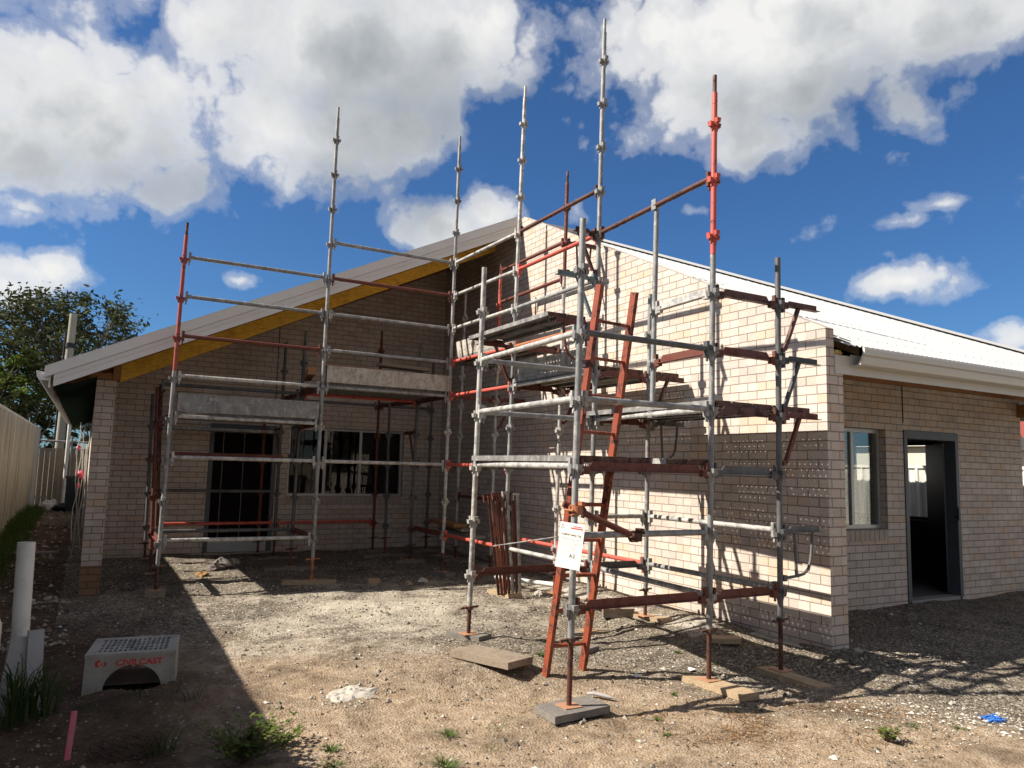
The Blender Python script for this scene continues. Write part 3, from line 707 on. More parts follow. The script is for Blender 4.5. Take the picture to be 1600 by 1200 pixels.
# loose cables hanging at the left side of the house
def cables():
    t = thing('hanging_cables', (-.06, 13.6, .3), 'loose white electrical cables with pink tags hanging beside the brick pier', 'cables')
    for k in range(5):
        x = -.13+.035*k; y = 13.2+.5*k
        pts = [(x+.05*noise.noise((i*.7, k*3.1, 0)), y+.05*noise.noise((i*.6, k, 7)), 2.0-.3*(k % 2)-i*.22) for i in range(9)]
        mb = MB(); mb.path(pts, .007 if k < 3 else .011, 6); mb.build('cable', M['white_pvc'], t)
    for (x, y, z, s) in ((-.13, 13.3, 1.62, .028), (-.08, 13.7, 1.20, .045), (-.10, 13.9, 1.02, .034)):
        mb = MB(); lump(mb, (x, y, z), s, z*9, 1.4, 5); mb.build('pink_tag', M['tag_pink'], t)
cables()

# ---------------------------------------------------------------- scaffold
P = {'S1':(0.817,9.97,-0.057,0.862,4.415),'S2':(2.651,9.97,-0.027,2.674,6.405),'S3':(4.496,9.97,-0.001,4.543,6.446),'S4':(3.164,6.38,-0.037,3.214,3.404),'S5':(4.495,8.16,-0.009,4.630,6.452),
'S6':(3.067,4.57,-0.162,3.121,3.361),'S7':(4.497,6.38,-0.114,4.605,6.425),'S8':(5.221,6.38,-0.021,5.265,3.419),'S9':(4.378,4.57,-0.128,4.470,4.892),'S10':(5.185,4.57,-0.139,5.213,3.397),
'S11':(5.227,8.16,-0.057,5.313,5.444),'S12':(5.260,9.97,-0.06,5.306,4.591),'S13':(5.291,11.24,0.013,5.325,4.465),'F':(2.668,11.24,-0.014,2.706,3.431),'G':(2.697,12.5,-0.021,2.697,3.433),
'A':(4.351,12.55,0.03,4.347,3.806),'B':(4.353,11.95,0.03,4.329,2.503),'C':(4.508,11.24,0.02,4.553,3.448),'D':(5.307,12.5,0.02,5.329,3.415),'L2':(0.844,11.24,-0.033,0.755,2.45),'L3':(0.952,11.9,-0.019,0.844,2.55),'L4':(0.846,12.5,0.023,0.783,2.45),
'R':(2.52,12.85,.01,2.50,2.45)}
KZ = lambda k: .48+.495*k
SC = thing('scaffold', (3.1, 9.97, -.1), 'modular tube scaffold of grey and rusty red posts standing along the brick house', 'scaffold')
def pt(n, z):
    x0, y, z0, x1, z1 = P[n]; t = (z-z0)/(z1-z0); return Vector((x0+(x1-x0)*t, y, z))
UX, UY, UZ = Vector((1, 0, 0)), Vector((0, 1, 0)), Vector((0, 0, 1))
def pressing(mb, c):
    for d, e, dz in ((UX, UY, 0), (-UX, UY, 0), (UY, UX, .03), (-UY, UX, .03)):
        mb.obox(c+d*.042+UZ*dz, e*.023, d*.017, UZ*.019, taper=.75)
        mb.obox(c+d*.030+UZ*(dz-.035), e*.012, d*.008, UZ*.02, taper=.4)
def standard(n, zb, zt, m, jack=None, spigot=True, k0=0):
    mb = MB(); top = zt-(.16 if spigot else 0)
    mb.tube(pt(n, zb), pt(n, top), .0245, 14)
    k = k0
    while KZ(k) < top-.08:
        if KZ(k) > zb+.02: pressing(mb, pt(n, KZ(k)))
        k += 1
    s = mb.build('standard', m, SC)
    if spigot:
        mb = MB(); mb.tube(pt(n, top-.01), pt(n, zt), .0175, 12); mb.build('spigot', M['rust'] if m.name.startswith(('red', 'rust')) else m, s)
    if jack is not None:
        jm, collar = jack; mb = MB(); b = pt(n, P[n][2])
        mb.tube(b, pt(n, zb+.05), .0185, 12)
        m2 = MB(); m2.obox(b+UZ*.003, UX*.07, UY*.07, UZ*.003); m2.build('base_plate', M['plate'], s)
        z = b.z+.03
        while z < zb-.02: mb.tube(pt(n, z), pt(n, z+.006), .0198, 12); z += .014
        mb.build('base_jack', jm, s)
        c = pt(n, zb-.012); mb = MB(); mb.tube(c-UZ*.018, c+UZ*.012, .033, 12); a = collar
        mb.obox(c, Vector((math.cos(a), math.sin(a), .03))*.095, Vector((-math.sin(a), math.cos(a), 0))*.010, UZ*.008); mb.build('jack_nut', jm, s)
    return s
J = M['rust']; JO = M['rust_orange']
def lab(o, s): o['label'] = s; return o
standard('S1', .22, 2.55, M['galv'], (J, .4), False); lab(standard('S1', 2.552, 4.415, M['red_mid']), 'faded red upper post section at the left end')
mb = MB(); mb.tube(pt('S1', 2.5), pt('S1', 2.6), .027, 12)
standard('S2', .25, 3.45, M['galv'], (JO, .2), False); standard('S2', 3.452, 6.405, M['galv'])
standard('S3', .26, 3.45, M['galv_pale'], (J, .3), False); standard('S3', 3.452, 6.446, M['galv'])
standard('S4', .21, 3.404, M['galv_pale'], (J, .15), False)
standard('S5', .25, 3.4, M['galv'], (JO, .6), False); standard('S5', 3.402, 6.452, M['galv_pale'])
standard('S6', .30, 3.361, M['galv'], (J, .05), False)
standard('S7', .2, 3.35, M['galv'], (J, .5), False); standard('S7', 3.352, 6.425, M['galv'])
standard('S8', .26, 3.419, M['galv'], (J, .2), False)
standard('S9', .26, 3.30, M['galv'], (J, .1), False); lab(standard('S9', 3.302, 4.892, M['red']), 'bright flaking red post section with rusty spigot at the tall right corner')
standard('S10', .28, 3.397, M['galv_dark'], (J, .1), False)
standard('S11', .2, 4.0, M['galv_pale'], (J, .3), False); lab(standard('S11', 4.002, 5.444, M['red_dull']), 'dull red upper post section beside the gable wall')
standard('S12', .2, 3.2, M['galv_pale'], (J, .3), False); lab(standard('S12', 3.202, 4.591, M['red']), 'red upper post section in the shaded corner of the walls')
standard('S13', .2, 4.465, M['galv_pale'], (J, .3), False)
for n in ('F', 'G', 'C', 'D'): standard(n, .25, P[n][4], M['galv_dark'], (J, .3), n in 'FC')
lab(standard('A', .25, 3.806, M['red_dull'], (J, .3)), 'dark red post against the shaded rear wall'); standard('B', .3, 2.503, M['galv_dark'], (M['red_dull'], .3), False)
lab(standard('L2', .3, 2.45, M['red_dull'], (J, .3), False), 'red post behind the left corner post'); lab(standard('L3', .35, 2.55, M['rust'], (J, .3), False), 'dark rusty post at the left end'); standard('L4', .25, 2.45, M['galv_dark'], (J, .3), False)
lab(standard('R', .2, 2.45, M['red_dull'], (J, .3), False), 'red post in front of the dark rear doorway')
def endfit(mb, c, d):
    mb.obox(c+d*.062, d*.014, d.cross(UZ)*.022, UZ*.062); mb.obox(c+d*.058-UZ*.075, d*.008, d.cross(UZ)*.007, UZ*.03)
def ledger(a, b, k, m, dz=.035, fit=True):
    p = pt(a, KZ(k)+dz); q = pt(b, KZ(k)+dz); d = (q-p).normalized(); mb = MB()
    mb.tube(p+d*.05, q-d*.05, .0242, 12)
    if fit: endfit(mb, p, d); endfit(mb, q, -d)
    return mb.build('ledger', m, SC)
def anglebar(p, q, name, m, h=.052):
    d = (q-p).normalized(); s = d.cross(UZ).normalized(); L = (q-p).length; mb = MB()
    pr = [(.10, -.012), (L-.10, -.012), (L-.10, -.004), (L-.145, h), (.145, h), (.10, -.004)]
    mb.prism(pr, lambda t: p+d*t[0]+UZ*t[1]-s*.003, lambda t: p+d*t[0]+UZ*t[1]+s*.003)
    mb.prism([(.08, -.012), (L-.08, -.012), (L-.08, -.018), (.08, -.018)], lambda t: p+d*t[0]+UZ*t[1]-s*.026, lambda t: p+d*t[0]+UZ*t[1]+s*.026)
    for e in (.075, L-.075):
        mb.obox(p+d*e+UZ*-.012, d*.034, s*.020, UZ*.03)
    for e in (.048, L-.048): mb.obox(p+d*e+UZ*.012, d*.010, s*.016, UZ*.062)
    return mb.build(name, m, SC)
def transom(a, b, k, m): return anglebar(pt(a, KZ(k)+.02), pt(b, KZ(k)+.02), 'transom', m)
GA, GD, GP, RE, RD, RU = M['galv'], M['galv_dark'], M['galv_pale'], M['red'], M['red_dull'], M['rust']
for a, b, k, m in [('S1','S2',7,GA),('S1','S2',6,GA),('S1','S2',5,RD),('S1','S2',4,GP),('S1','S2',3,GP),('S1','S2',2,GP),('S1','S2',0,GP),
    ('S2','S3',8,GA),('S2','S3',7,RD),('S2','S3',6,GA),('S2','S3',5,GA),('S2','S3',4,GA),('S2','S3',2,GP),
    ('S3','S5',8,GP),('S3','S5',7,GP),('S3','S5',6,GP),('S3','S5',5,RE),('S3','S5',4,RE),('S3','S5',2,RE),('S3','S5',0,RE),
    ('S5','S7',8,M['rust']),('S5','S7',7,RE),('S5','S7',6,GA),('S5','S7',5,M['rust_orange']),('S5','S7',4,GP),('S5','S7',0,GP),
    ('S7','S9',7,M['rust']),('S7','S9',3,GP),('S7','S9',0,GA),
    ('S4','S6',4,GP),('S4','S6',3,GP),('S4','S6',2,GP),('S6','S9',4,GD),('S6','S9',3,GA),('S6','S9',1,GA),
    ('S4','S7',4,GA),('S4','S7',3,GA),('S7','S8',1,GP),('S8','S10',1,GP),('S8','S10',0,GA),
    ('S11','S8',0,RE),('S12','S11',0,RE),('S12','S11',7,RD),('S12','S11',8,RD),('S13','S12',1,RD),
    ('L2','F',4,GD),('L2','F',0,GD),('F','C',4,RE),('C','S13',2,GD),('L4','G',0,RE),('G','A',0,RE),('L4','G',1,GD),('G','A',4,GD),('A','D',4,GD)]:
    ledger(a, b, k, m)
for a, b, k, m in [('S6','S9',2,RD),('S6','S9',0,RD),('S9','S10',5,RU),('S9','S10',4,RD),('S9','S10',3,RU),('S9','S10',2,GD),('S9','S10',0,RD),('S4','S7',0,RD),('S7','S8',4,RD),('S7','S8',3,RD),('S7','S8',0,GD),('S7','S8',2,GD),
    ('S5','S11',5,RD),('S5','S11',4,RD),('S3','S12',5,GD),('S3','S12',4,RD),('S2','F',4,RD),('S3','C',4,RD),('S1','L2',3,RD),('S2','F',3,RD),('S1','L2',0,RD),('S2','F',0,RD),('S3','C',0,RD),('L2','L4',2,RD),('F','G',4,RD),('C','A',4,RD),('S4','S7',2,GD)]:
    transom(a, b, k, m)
# rusty angle seen behind the left bay
o = anglebar(Vector((.88, 11.2, 1.53)), Vector((2.6, 11.2, 1.53)), 'transom', RD)
# mid-bay guard post hung between the high rail and the lower rail, and its short angles
def pseudo(name, x0, y, z0, x1, z1): P[name] = (x0, y, z0, x1, z1)
pseudo('PB', 4.48, 5.39, 2.03, 4.52, 3.97)
mb = MB(); mb.tube(pt('PB', 2.04), pt('PB', 3.95), .0245, 14)
for z in (2.46, 2.955): pressing(mb, pt('PB', z))
mb.obox(pt('PB', 3.985), UX*.034, UY*.05, UZ*.012); mb.obox(pt('PB', 3.99)-UX*.034, UX*.006, UY*.03, UZ*.05); mb.obox(pt('PB', 2.0), UX*.03, UY*.03, UZ*.03)
mb.build('guard_post', GA, SC)
anglebar(pt('PB', 2.975), pt('S9', 2.975), 'transom', GP); anglebar(pt('PB', 2.48), pt('S9', 2.48), 'transom', RD)
# hop-up brackets
def hop(n, k, d, m, L=.5, dform=False):
    p = pt(n, KZ(k)+.02); d = Vector(d); s = d.cross(UZ); mb = MB()
    mb.prism([(.10, 0), (L, 0), (L, .048), (.14, .048), (.10, .01)], lambda t: p+d*t[0]+UZ*t[1]-s*.003, lambda t: p+d*t[0]+UZ*t[1]+s*.003)
    mb.prism([(.09, 0), (L+.02, 0), (L+.02, -.006), (.09, -.006)], lambda t: p+d*t[0]+UZ*t[1]-s*.028, lambda t: p+d*t[0]+UZ*t[1]+s*.028)
    mb.obox(p+d*.055, d*.014, s*.018, UZ*.065); mb.obox(p+d*.085, d*.03, s*.02, UZ*.028)
    if dform:
        mb.path([p+d*(L-.09), p+d*(L-.10)-UZ*.12, p+d*(L-.12)-UZ*.25, p+d*(L-.15)-UZ*.32, p+d*(L-.21)-UZ*.36, p+d*(L-.29)-UZ*.375, p+d*.05-UZ*.385], .0135, 8)
        mb.tube(p+d*.18, p+d*.20-UZ*.375, .0135, 8); mb.obox(p+d*.045-UZ*.385, d*.02, s*.02, UZ*.025)
    else:
        a_, b_ = p+d*.26, p+d*.075-UZ*.40; e_ = (a_-b_).normalized()
        mb.obox((a_+b_)/2, e_.cross(s)*.015, s*.015, e_*((a_-b_).length/2)); mb.obox(p+d*.045-UZ*.405, d*.016, s*.02, UZ*.02)
    return mb.build('hop_up_bracket', m, SC)
hop('S10', 5, UX, RU); hop('S10', 4, UX, M['steel_dark']); hop('S10', 3, UX, RD); hop('S10', 1, UX, GD, .5, True)
hop('S8', 4, UX, RU); hop('S8', 3, UX, GD, .5, True); hop('S11', 8, UX, RU, .5, True); hop('S11', 5, UX, RD); hop('S11', 4, UX, RD); hop('S12', 4, UX, RD)
hop('S7', 6, -UX, M['teal']); hop('S7', 5, -UX, RD, .5, True); hop('S5', 5, -UX, RD); hop('C', 3, UY, RD); hop('F', 3, UY, GD, .5, True); hop('G', 3, UY, RD); hop('S7', 7, -UX, RU, .3)
# swivel brace with coupler, and the rusty coupler on the near post
def coupler(c, m):
    mb = MB(); c = Vector(c)
    mb.tube(c-UX*.03, c+UX*.03, .042, 10); mb.tube(c-UZ*.03+UY*-.03, c+UZ*.03+UY*-.03, .040, 10); mb.obox(c+Vector((.02, -.04, .05)), UX*.012, UY*.04, UZ*.014); mb.tube(c+Vector((-.05, -.06, 0)), c+Vector((-.05, .05, .0)), .009, 6); mb.tube(c+Vector((.045, -.06, .03)), c+Vector((.045, .05, .03)), .009, 6)
    return mb.build('coupler', m, SC)
a = pt('S6', 1.17)+UY*.07; b = Vector((3.60, 4.50, .995))
mb = MB(); mb.tube(a+Vector((-.02, .05, .06)), b+Vector((0, .02, .0)), .0242, 12); mb.build('brace', M['red_dull'], SC)
coupler(b+Vector((.0, .03, .0)), RU); coupler(pt('S6', 1.19)+UX*.0, M['rust_orange'])
mb = MB(); q = pt('S6', 1.19); mb.tube(q-UZ*.025, q+UZ*.03, .036, 12); mb.path([q+Vector((.03, .03, .01)), q+Vector((.09, .05, .03)), q+Vector((.13, .06, .0)), q+Vector((.11, .06, -.06))], .014, 8); mb.build('coupler', RU, SC)

# ---------------------------------------------------------------- planks on the scaffold
def plank(p, q, up, side, m, label, group, w=.225, holes=True, th=.045, hs=.0034):
    """perforated steel plank from p to q; side is the width direction"""
    p = Vector(p); q = Vector(q); d = (q-p).normalized(); L = (q-p).length; up = Vector(up); side = Vector(side)
    r = thing('steel_plank', (p+q)/2, label, 'plank', group)
    mb = MB(); s0 = -w/2
    rows = 4; ncol = max(2, int(L/.06)); hw = hs; hl = hs
    ys = [-w/2]; 
    for i in range(rows):
        c = -w/2+w*(i+.5)/rows; ys += [c-hw, c+hw]
    ys.append(w/2)
    xs = [0]
    for j in range(ncol):
        c = L*(j+.5)/ncol; xs += [c-hl, c+hl]
    xs.append(L)
    nx, ny = len(xs), len(ys); v = [p+d*x+side*y for x in xs for y in ys]; f = []
    for i in range(nx-1):
        for j in range(ny-1):
            if holes and i % 2 == 1 and j % 2 == 1 and ((i//2) % (8 if hs > .005 else 11)) > 1: continue
            f.append((i*ny+j, (i+1)*ny+j, (i+1)*ny+j+1, i*ny+j+1))
    mb.add(v, f)
    for sg in (-1, 1):
        e = side*(sg*w/2)
        mb.obox((p+q)/2+e-up*(th/2), d*(L/2), side*.0015, up*(th/2)); mb.obox((p+q)/2+e-side*(sg*.012)-up*th, d*(L/2), side*.012, up*.0015)
    mb.build('deck_sheet', m, r, uv=False)
    for e, s_ in ((p, 1), (q, -1)):
        mb = MB(); mb.obox(e-up*(th*.55), d*.004, side*(w/2-.004), up*(th*.4))
        for t in (-.7, .7): mb.path([e+d*s_*.05+side*(t*w/2)-up*th, e+d*s_*.05+side*(t*w/2)-up*(th+.03), e+d*s_*.035+side*(t*w/2)-up*(th+.045), e+d*s_*.02+side*(t*w/2)-up*(th+.03)], .006, 5)
        mb.build('end_cap', RU, r, uv=False)
    return r
def deck_y(xs, y0, y1, z, m, label, group):
    for i, x in enumerate(xs): plank((x, y0+.01*rnd.random(), z+.003*rnd.random()), (x, y1-.01*rnd.random(), z), UZ, UX, m[i % len(m)], label, group)
def deck_x(ys, x0, x1, z, m, label, group):
    for i, y in enumerate(ys): plank((x0+.01*rnd.random(), y, z+.003*rnd.random()), (x1-.01*rnd.random(), y, z), UZ, UY, m[i % len(m)], label, group)
PL, PT = M['plank'], M['plank_tan']
deck_y([4.56, 4.80, 5.04, 5.28, 5.52], 4.60, 6.40, KZ(3)+.115, [PL], 'perforated steel plank in the deck at the right front, beside the gable wall corner', 'planks of the right front deck')
deck_y([3.24, 3.47, 3.70, 4.08, 4.31], 4.60, 6.36, KZ(2)+.115, [PL, M['galv_pale']], 'steel plank in the low landing at the ladder, behind the near front post', 'planks of the ladder landing')
deck_y([4.64, 4.87, 5.10, 5.36, 5.60], 6.42, 8.20, KZ(4)+.115, [PL, PT], 'perforated steel plank in the middle deck behind the ladder, against the gable wall', 'planks of the middle deck')
deck_y([4.66, 4.89, 5.12], 8.20, 9.95, KZ(5)+.10, [PL], 'steel plank in the high corner deck near the rear wall', 'planks of the corner deck')
deck_y([4.07, 4.31], 6.40, 8.22, KZ(5)+.115, [PL], 'steel plank on the red outrigger brackets high left of the ladder', 'planks on the outriggers')
deck_x([10.12, 10.36, 10.60, 10.84, 11.08], 2.68, 4.50, KZ(4)+.10, [PL], 'steel plank in the shaded deck under the eave, right of the tallest left post', 'planks of the rear deck')
deck_x([10.12, 10.36, 10.60, 10.84, 11.08], .88, 2.64, KZ(3)+.10, [PL], 'steel plank in the lower left deck before the dark doorway', 'planks of the left deck')
deck_x([12.70, 12.94], .9, 2.7, KZ(3)+.02, [PL], 'steel plank on brackets against the rear wall above the doorway', 'planks against the rear wall')
plank((.90, 9.925, KZ(3)+.205), (2.62, 9.925, KZ(3)+.205), -UY, UZ, PL, 'grey cement-spattered steel plank on edge as toe board, lower left bay', None, .225, True, .045, .006)
plank((2.70, 9.925, KZ(4)+.21), (4.49, 9.925, KZ(4)+.21), -UY, UZ, PT, 'tan cement-crusted steel plank on edge as toe board under the eave', None, .225, True, .045, .006)
plank((4.545, 9.86, KZ(5)+.21), (4.545, 8.20, KZ(5)+.21), -UX, UZ, PT, 'sunlit perforated plank on edge in the corner by the small red post', None, .225, True, .045, .007)
plank((4.59, 8.10, KZ(4)+.22), (4.59, 6.50, KZ(4)+.22), -UX, UZ, PT, 'sunlit tan perforated plank on edge behind the near grey posts', None, .225, True, .045, .007)

def board(c, ang, L, w, h, m, label, zt=None, name='timber_board', cat='timber board', group=None):
    x, y = c; zt = ground(x, y)+h*.8 if zt is None else zt
    a = R(ang); d = Vector((math.cos(a), math.sin(a), 0)); s = Vector((-d.y, d.x, 0)); mb = MB()
    n = 5; vs = []; fs = []
    for i in range(n+1):
        for (j, k) in ((-1, -1), (1, -1), (1, 1), (-1, 1)):
            t = (i/n-.5)*L; wob = .004*noise.noise((i, j*3, k+x))
            vs.append(Vector((x, y, zt-h/2))+d*(t+(.012*j if i in (0, n) else 0))+s*(j*w/2+wob)+UZ*(k*h/2+wob))
    for i in range(n):
        for k in range(4): fs.append((i*4+k, i*4+(k+1) % 4, (i+1)*4+(k+1) % 4, (i+1)*4+k))
    fs += [(3, 2, 1, 0), (n*4, n*4+1, n*4+2, n*4+3)]
    mb.add(vs, fs)
    o = mb.build(name, m, uv=False); return tag(o, label, cat, group)
TN, TO, TG = M['timber_new'], M['timber_old'], M['timber_grey']
gs = 'sole boards under scaffold posts'
def sole(n, ang, L, w, m, label, off=(0, 0), h=.05): board((P[n][0]+off[0], P[n][1]+off[1]), ang, L, w, h, m, label, P[n][2]-.001, 'sole_board', 'sole board', gs)
sole('S6', 5, 0.49, 0.27, TG, 'weathered grey sole board under the nearest front post', (0.03, 0.0))
sole('S9', -86, 0.6, 0.17, TN, 'pale timber sole board under the tall red-topped corner post', (0, -0.11))
sole('S10', -92, 0.64, 0.16, TN, 'pale timber sole board under the post nearest the gable corner', (-0.05, -0.17))
sole('S4', -60, 0.36, 0.18, TG, 'dark weathered sole board under the short post beside the loose plank', (0.02, 0.03))
sole('S5', -80, 0.46, 0.16, TN, 'pale sole board under the post with leaning rusty bars', (0.04, 0.04))
sole('S2', -14, 0.66, 0.15, TN, 'pale sole board under the tall grey post of the left bay', (-0.03, -0.03))
sole('S1', 0, .22, .26, TO, 'brown timber block under the left end post', (0, 0), .07)
sole('S3', -70, 0.34, 0.16, TG, 'dark sole board under the post at the shadow edge', (0, 0))
sole('S7', -10, .40, .15, TO, 'brown sole board half hidden behind the ladder foot', (.03, 0))
sole('S8', -75, 0.5, 0.16, TN, 'sandy sole board behind the low grey rails', (0.05, 0.03), .06)
sole('S11', 0, .36, .18, TG, 'dark sole board at the gable wall behind the rusty bars', (0, 0))
for n, l in (('F', 'sole board in shade under the middle left inner post'), ('G', 'sole board in shade under the post right of the dark doorway'), ('A', 'sole board in deep shade under the dark red post at the rear wall'), ('B', 'broad sole board in shade under the red jack'), ('C', 'sole board in shade before the wide window'), ('D', 'sole board in the dark corner of the two walls'), ('S13', 'sole board in shade by the stacked planks')):
    sole(n, 4*rnd.random(), .75 if n in 'FBG' else .5, .2, TG, l)
board((3.04, 5.70), -67, .62, .30, .055, TO, 'thick loose timber plank lying on the dirt left of the ladder foot', ground(3.04, 5.70)+.065)
board((3.40, 9.72), 8, .17, .12, .07, TN, 'small fresh timber offcut standing alone on the gravel')
board((5.30, 5.33), -30, .30, .16, .045, TN, 'short pale timber offcut near the foot of the gable wall', ground(5.3, 5.33)+.05)
board((5.05, 6.62), -20, .34, .14, .09, TO, 'brown timber block behind the low right rails', ground(5.05, 6.62)+.09)
board((4.05, 5.75), 20, .22, .12, .05, TG, 'small brown offcut behind the ladder foot')
board((5.05, 10.55), 85, 1.5, .2, .04, TG, 'grey timber board lying over the low bars in the dark corner', .50); board((5.1, 10.9), 80, 1.4, .16, .04, TO, 'brown timber board on the low bars in the dark corner', .56); board((5.0, 11.0), 87, 1.2, .2, .05, M['timber_orange'], 'orange timber board atop the pile in the dark corner', .62)
board((-.75, 14.5), 3, .9, .25, .04, TG, 'weathered grey board lying across the side path')
board((2.62, 10.55), 80, .9, .10, .10, M['timber_orange'], 'orange-ended timber beam resting on the deck behind the tallest left post', KZ(4)+.30)
board((3.2, 10.3), 4, .9, .09, .05, M['rust_orange'], 'reddish timber strip lying on the rear deck', KZ(4)+.38)
board((3.95, 10.4), 10, .8, .22, .05, TO, 'short timber plank laid askew on the rear deck by the corner', KZ(5)-.02)
board((4.85, 5.25), 90, .75, .14, .035, M['timber_orange'], 'orange timber plank on the right front deck', KZ(3)+.155)
mb = MB(); mb.path([(4.86, 9.05, .03), (5.05, 8.62, .03), (5.25, 8.17, .035)], .03, 10); tag(mb.build('drain_pipe', M['white_pvc'], uv=False), 'white plastic pipe lying on the ground right of the leaning rusty bars', 'pipe')
# loose flat bar poking through the front rails
mb = MB(); mb.obox((3.62, 6.0, .83), Vector((.36, -.12, .055)), Vector((.006, .022, 0)), Vector((0, 0, .003))); tag(mb.build('flat_bar', GP, uv=False), 'pale flat metal bar poking out past the leaning rusty bars', 'metal bar')

# leaning rusty bars bundled at a post
for i in range(9):
    bx = 4.36+.055*i*.6; tx = 4.26+.048*i; y0 = 8.02-.02*(i % 3); L = Vector((tx-bx, .16, 1.16+.05*rnd.random()))
    p = Vector((bx, y0, ground(bx, y0)+.05)); q = p+L; d = L.normalized(); s = UY.cross(d).normalized(); mb = MB()
    mb.obox((p+q)/2, s*.016, s.cross(d)*.003, d*(L.length/2)); mb.obox((p+q)/2+s*.014, s.cross(d)*.014, s*.002, d*(L.length/2-.04))
    mb.obox(q-d*.02+s*-.02, s*.05, s.cross(d)*.008, d*.012); mb.obox(q-d*.05+s*-.06, s*.008, s.cross(d)*.014, d*.045)
    o = mb.build('steel_bar', [M['rust'], M['red_dull'], M['rust_bar'], GP][(0, 2, 1, 0, 2, 3, 0, 1, 3)[i]], uv=False)
    tag(o, 'pale grey steel bar at the right of the leaning rusty bundle' if i == 8 else ('grey steel bar in the middle of the leaning rusty bundle' if i == 5 else 'rusty red steel bar leaning in the bundle at the sunlit middle post'), 'steel bar', 'steel bars leaning in a bundle')

# ---------------------------------------------------------------- ladder
LD = thing('ladder', (3.5, 5.3, -.2), 'rusty red steel ladder leaning inside the front bay behind the nearest post', 'ladder')
LL = (Vector((3.345, 5.33, -.195)), Vector((3.345, 4.655, 2.905))); LR = (Vector((3.70, 5.33, -.20)), Vector((3.70, 4.675, 2.895)))
for (p, q) in (LL, LR):
    d = (q-p).normalized(); n = UX.cross(d); mb = MB(); mb.obox((p+q)/2, UX*.016, n*.034, d*((q-p).length/2)); mb.build('rail', M['ladder_red'], LD)
for i in range(10):
    t = .085+.092*i; p = LL[0].lerp(LL[1], t); q = LR[0].lerp(LR[1], t); mb = MB()
    d = (LL[1]-LL[0]).normalized(); mb.obox((p+q)/2, (q-p)/2, UX.cross(d)*.016, d*.012); mb.build('rung', M['ladder_red'], LD)

# scaffold tag
def sign():
    c = Vector((3.035, 4.522, .945)); t = thing('safety_tag', c, 'white printed safety tag tied to the nearest grey post', 'safety tag')
    n = Vector((-.80, -.60, .06)).normalized(); u = UZ.cross(n).normalized(); v = n.cross(u); u, v = u*math.cos(R(-6))+v*math.sin(R(-6)), v*math.cos(R(-6))-u*math.sin(R(-6))
    c = c+n*.035; rot = Matrix((u, v, n)).transposed().to_euler()
    def pl(dx, dz, hw, hh, dn=0): return c+u*dx+v*dz+n*dn, u*hw, n*.0012, v*hh
    mb = MB(); mb.obox(*pl(0, 0, .092, .158)); mb.build('tag_card', M['paper'], t, uv=False)
    mb = MB()
    for j in range(9): mb.obox(*pl(-.038, .055-.013*j-(.012 if j > 5 else 0), .038-.004*(j % 3), .0009, .001))
    mb.obox(*pl(0, .047, .078, .0010, .001)); mb.obox(*pl(-.09, -.03, .0012, .085, .001)); mb.build('form_line', M['ink_pale'], t, uv=False)
    mb = MB()
    for j in range(7): mb.obox(*pl(.022+.006*(j % 2), .04-.012*j, .016, .0016, .001))
    for (dx, dz, w) in ((.062, .048, .016), (.060, .030, .014), (.055, .016, .02)): mb.obox(*pl(dx, dz, w, .002, .001))
    mb.build('handwriting', M['ink_pale'], t, uv=False)
    mb = MB(); mb.obox(*pl(.035, .123, .045, .0045, .001)); mb.obox(*pl(.04, .136, .03, .003, .001)); mb.build('red_band', M['ink_red'], t, uv=False)
    mb = MB(); q = [pl(-.085, .118, 0, 0, .002)[0], pl(-.062, .118, 0, 0, .002)[0], pl(-.0735, .146, 0, 0, .002)[0]]
    for a, b in zip(q, q[1:]+q[:1]): mb.tube(a, b, .0016, 5)
    mb.build('emblem', M['ink_pale'], t, uv=False)
    text('heading', 'Scaffold Safety Tag', M['ink_olive'], t, pl(0, .070, 0, 0, .002)[0], rot, .0195)
    text('signature', 'A2', M['ink'], t, pl(.024, -.08, 0, 0, .002)[0], rot, .038)
    mb = MB(); mb.tube(c+v*.14, c+v*.14-n*.06, .003, 5); mb.build('cable_tie', M['white'], t, uv=False)
sign()

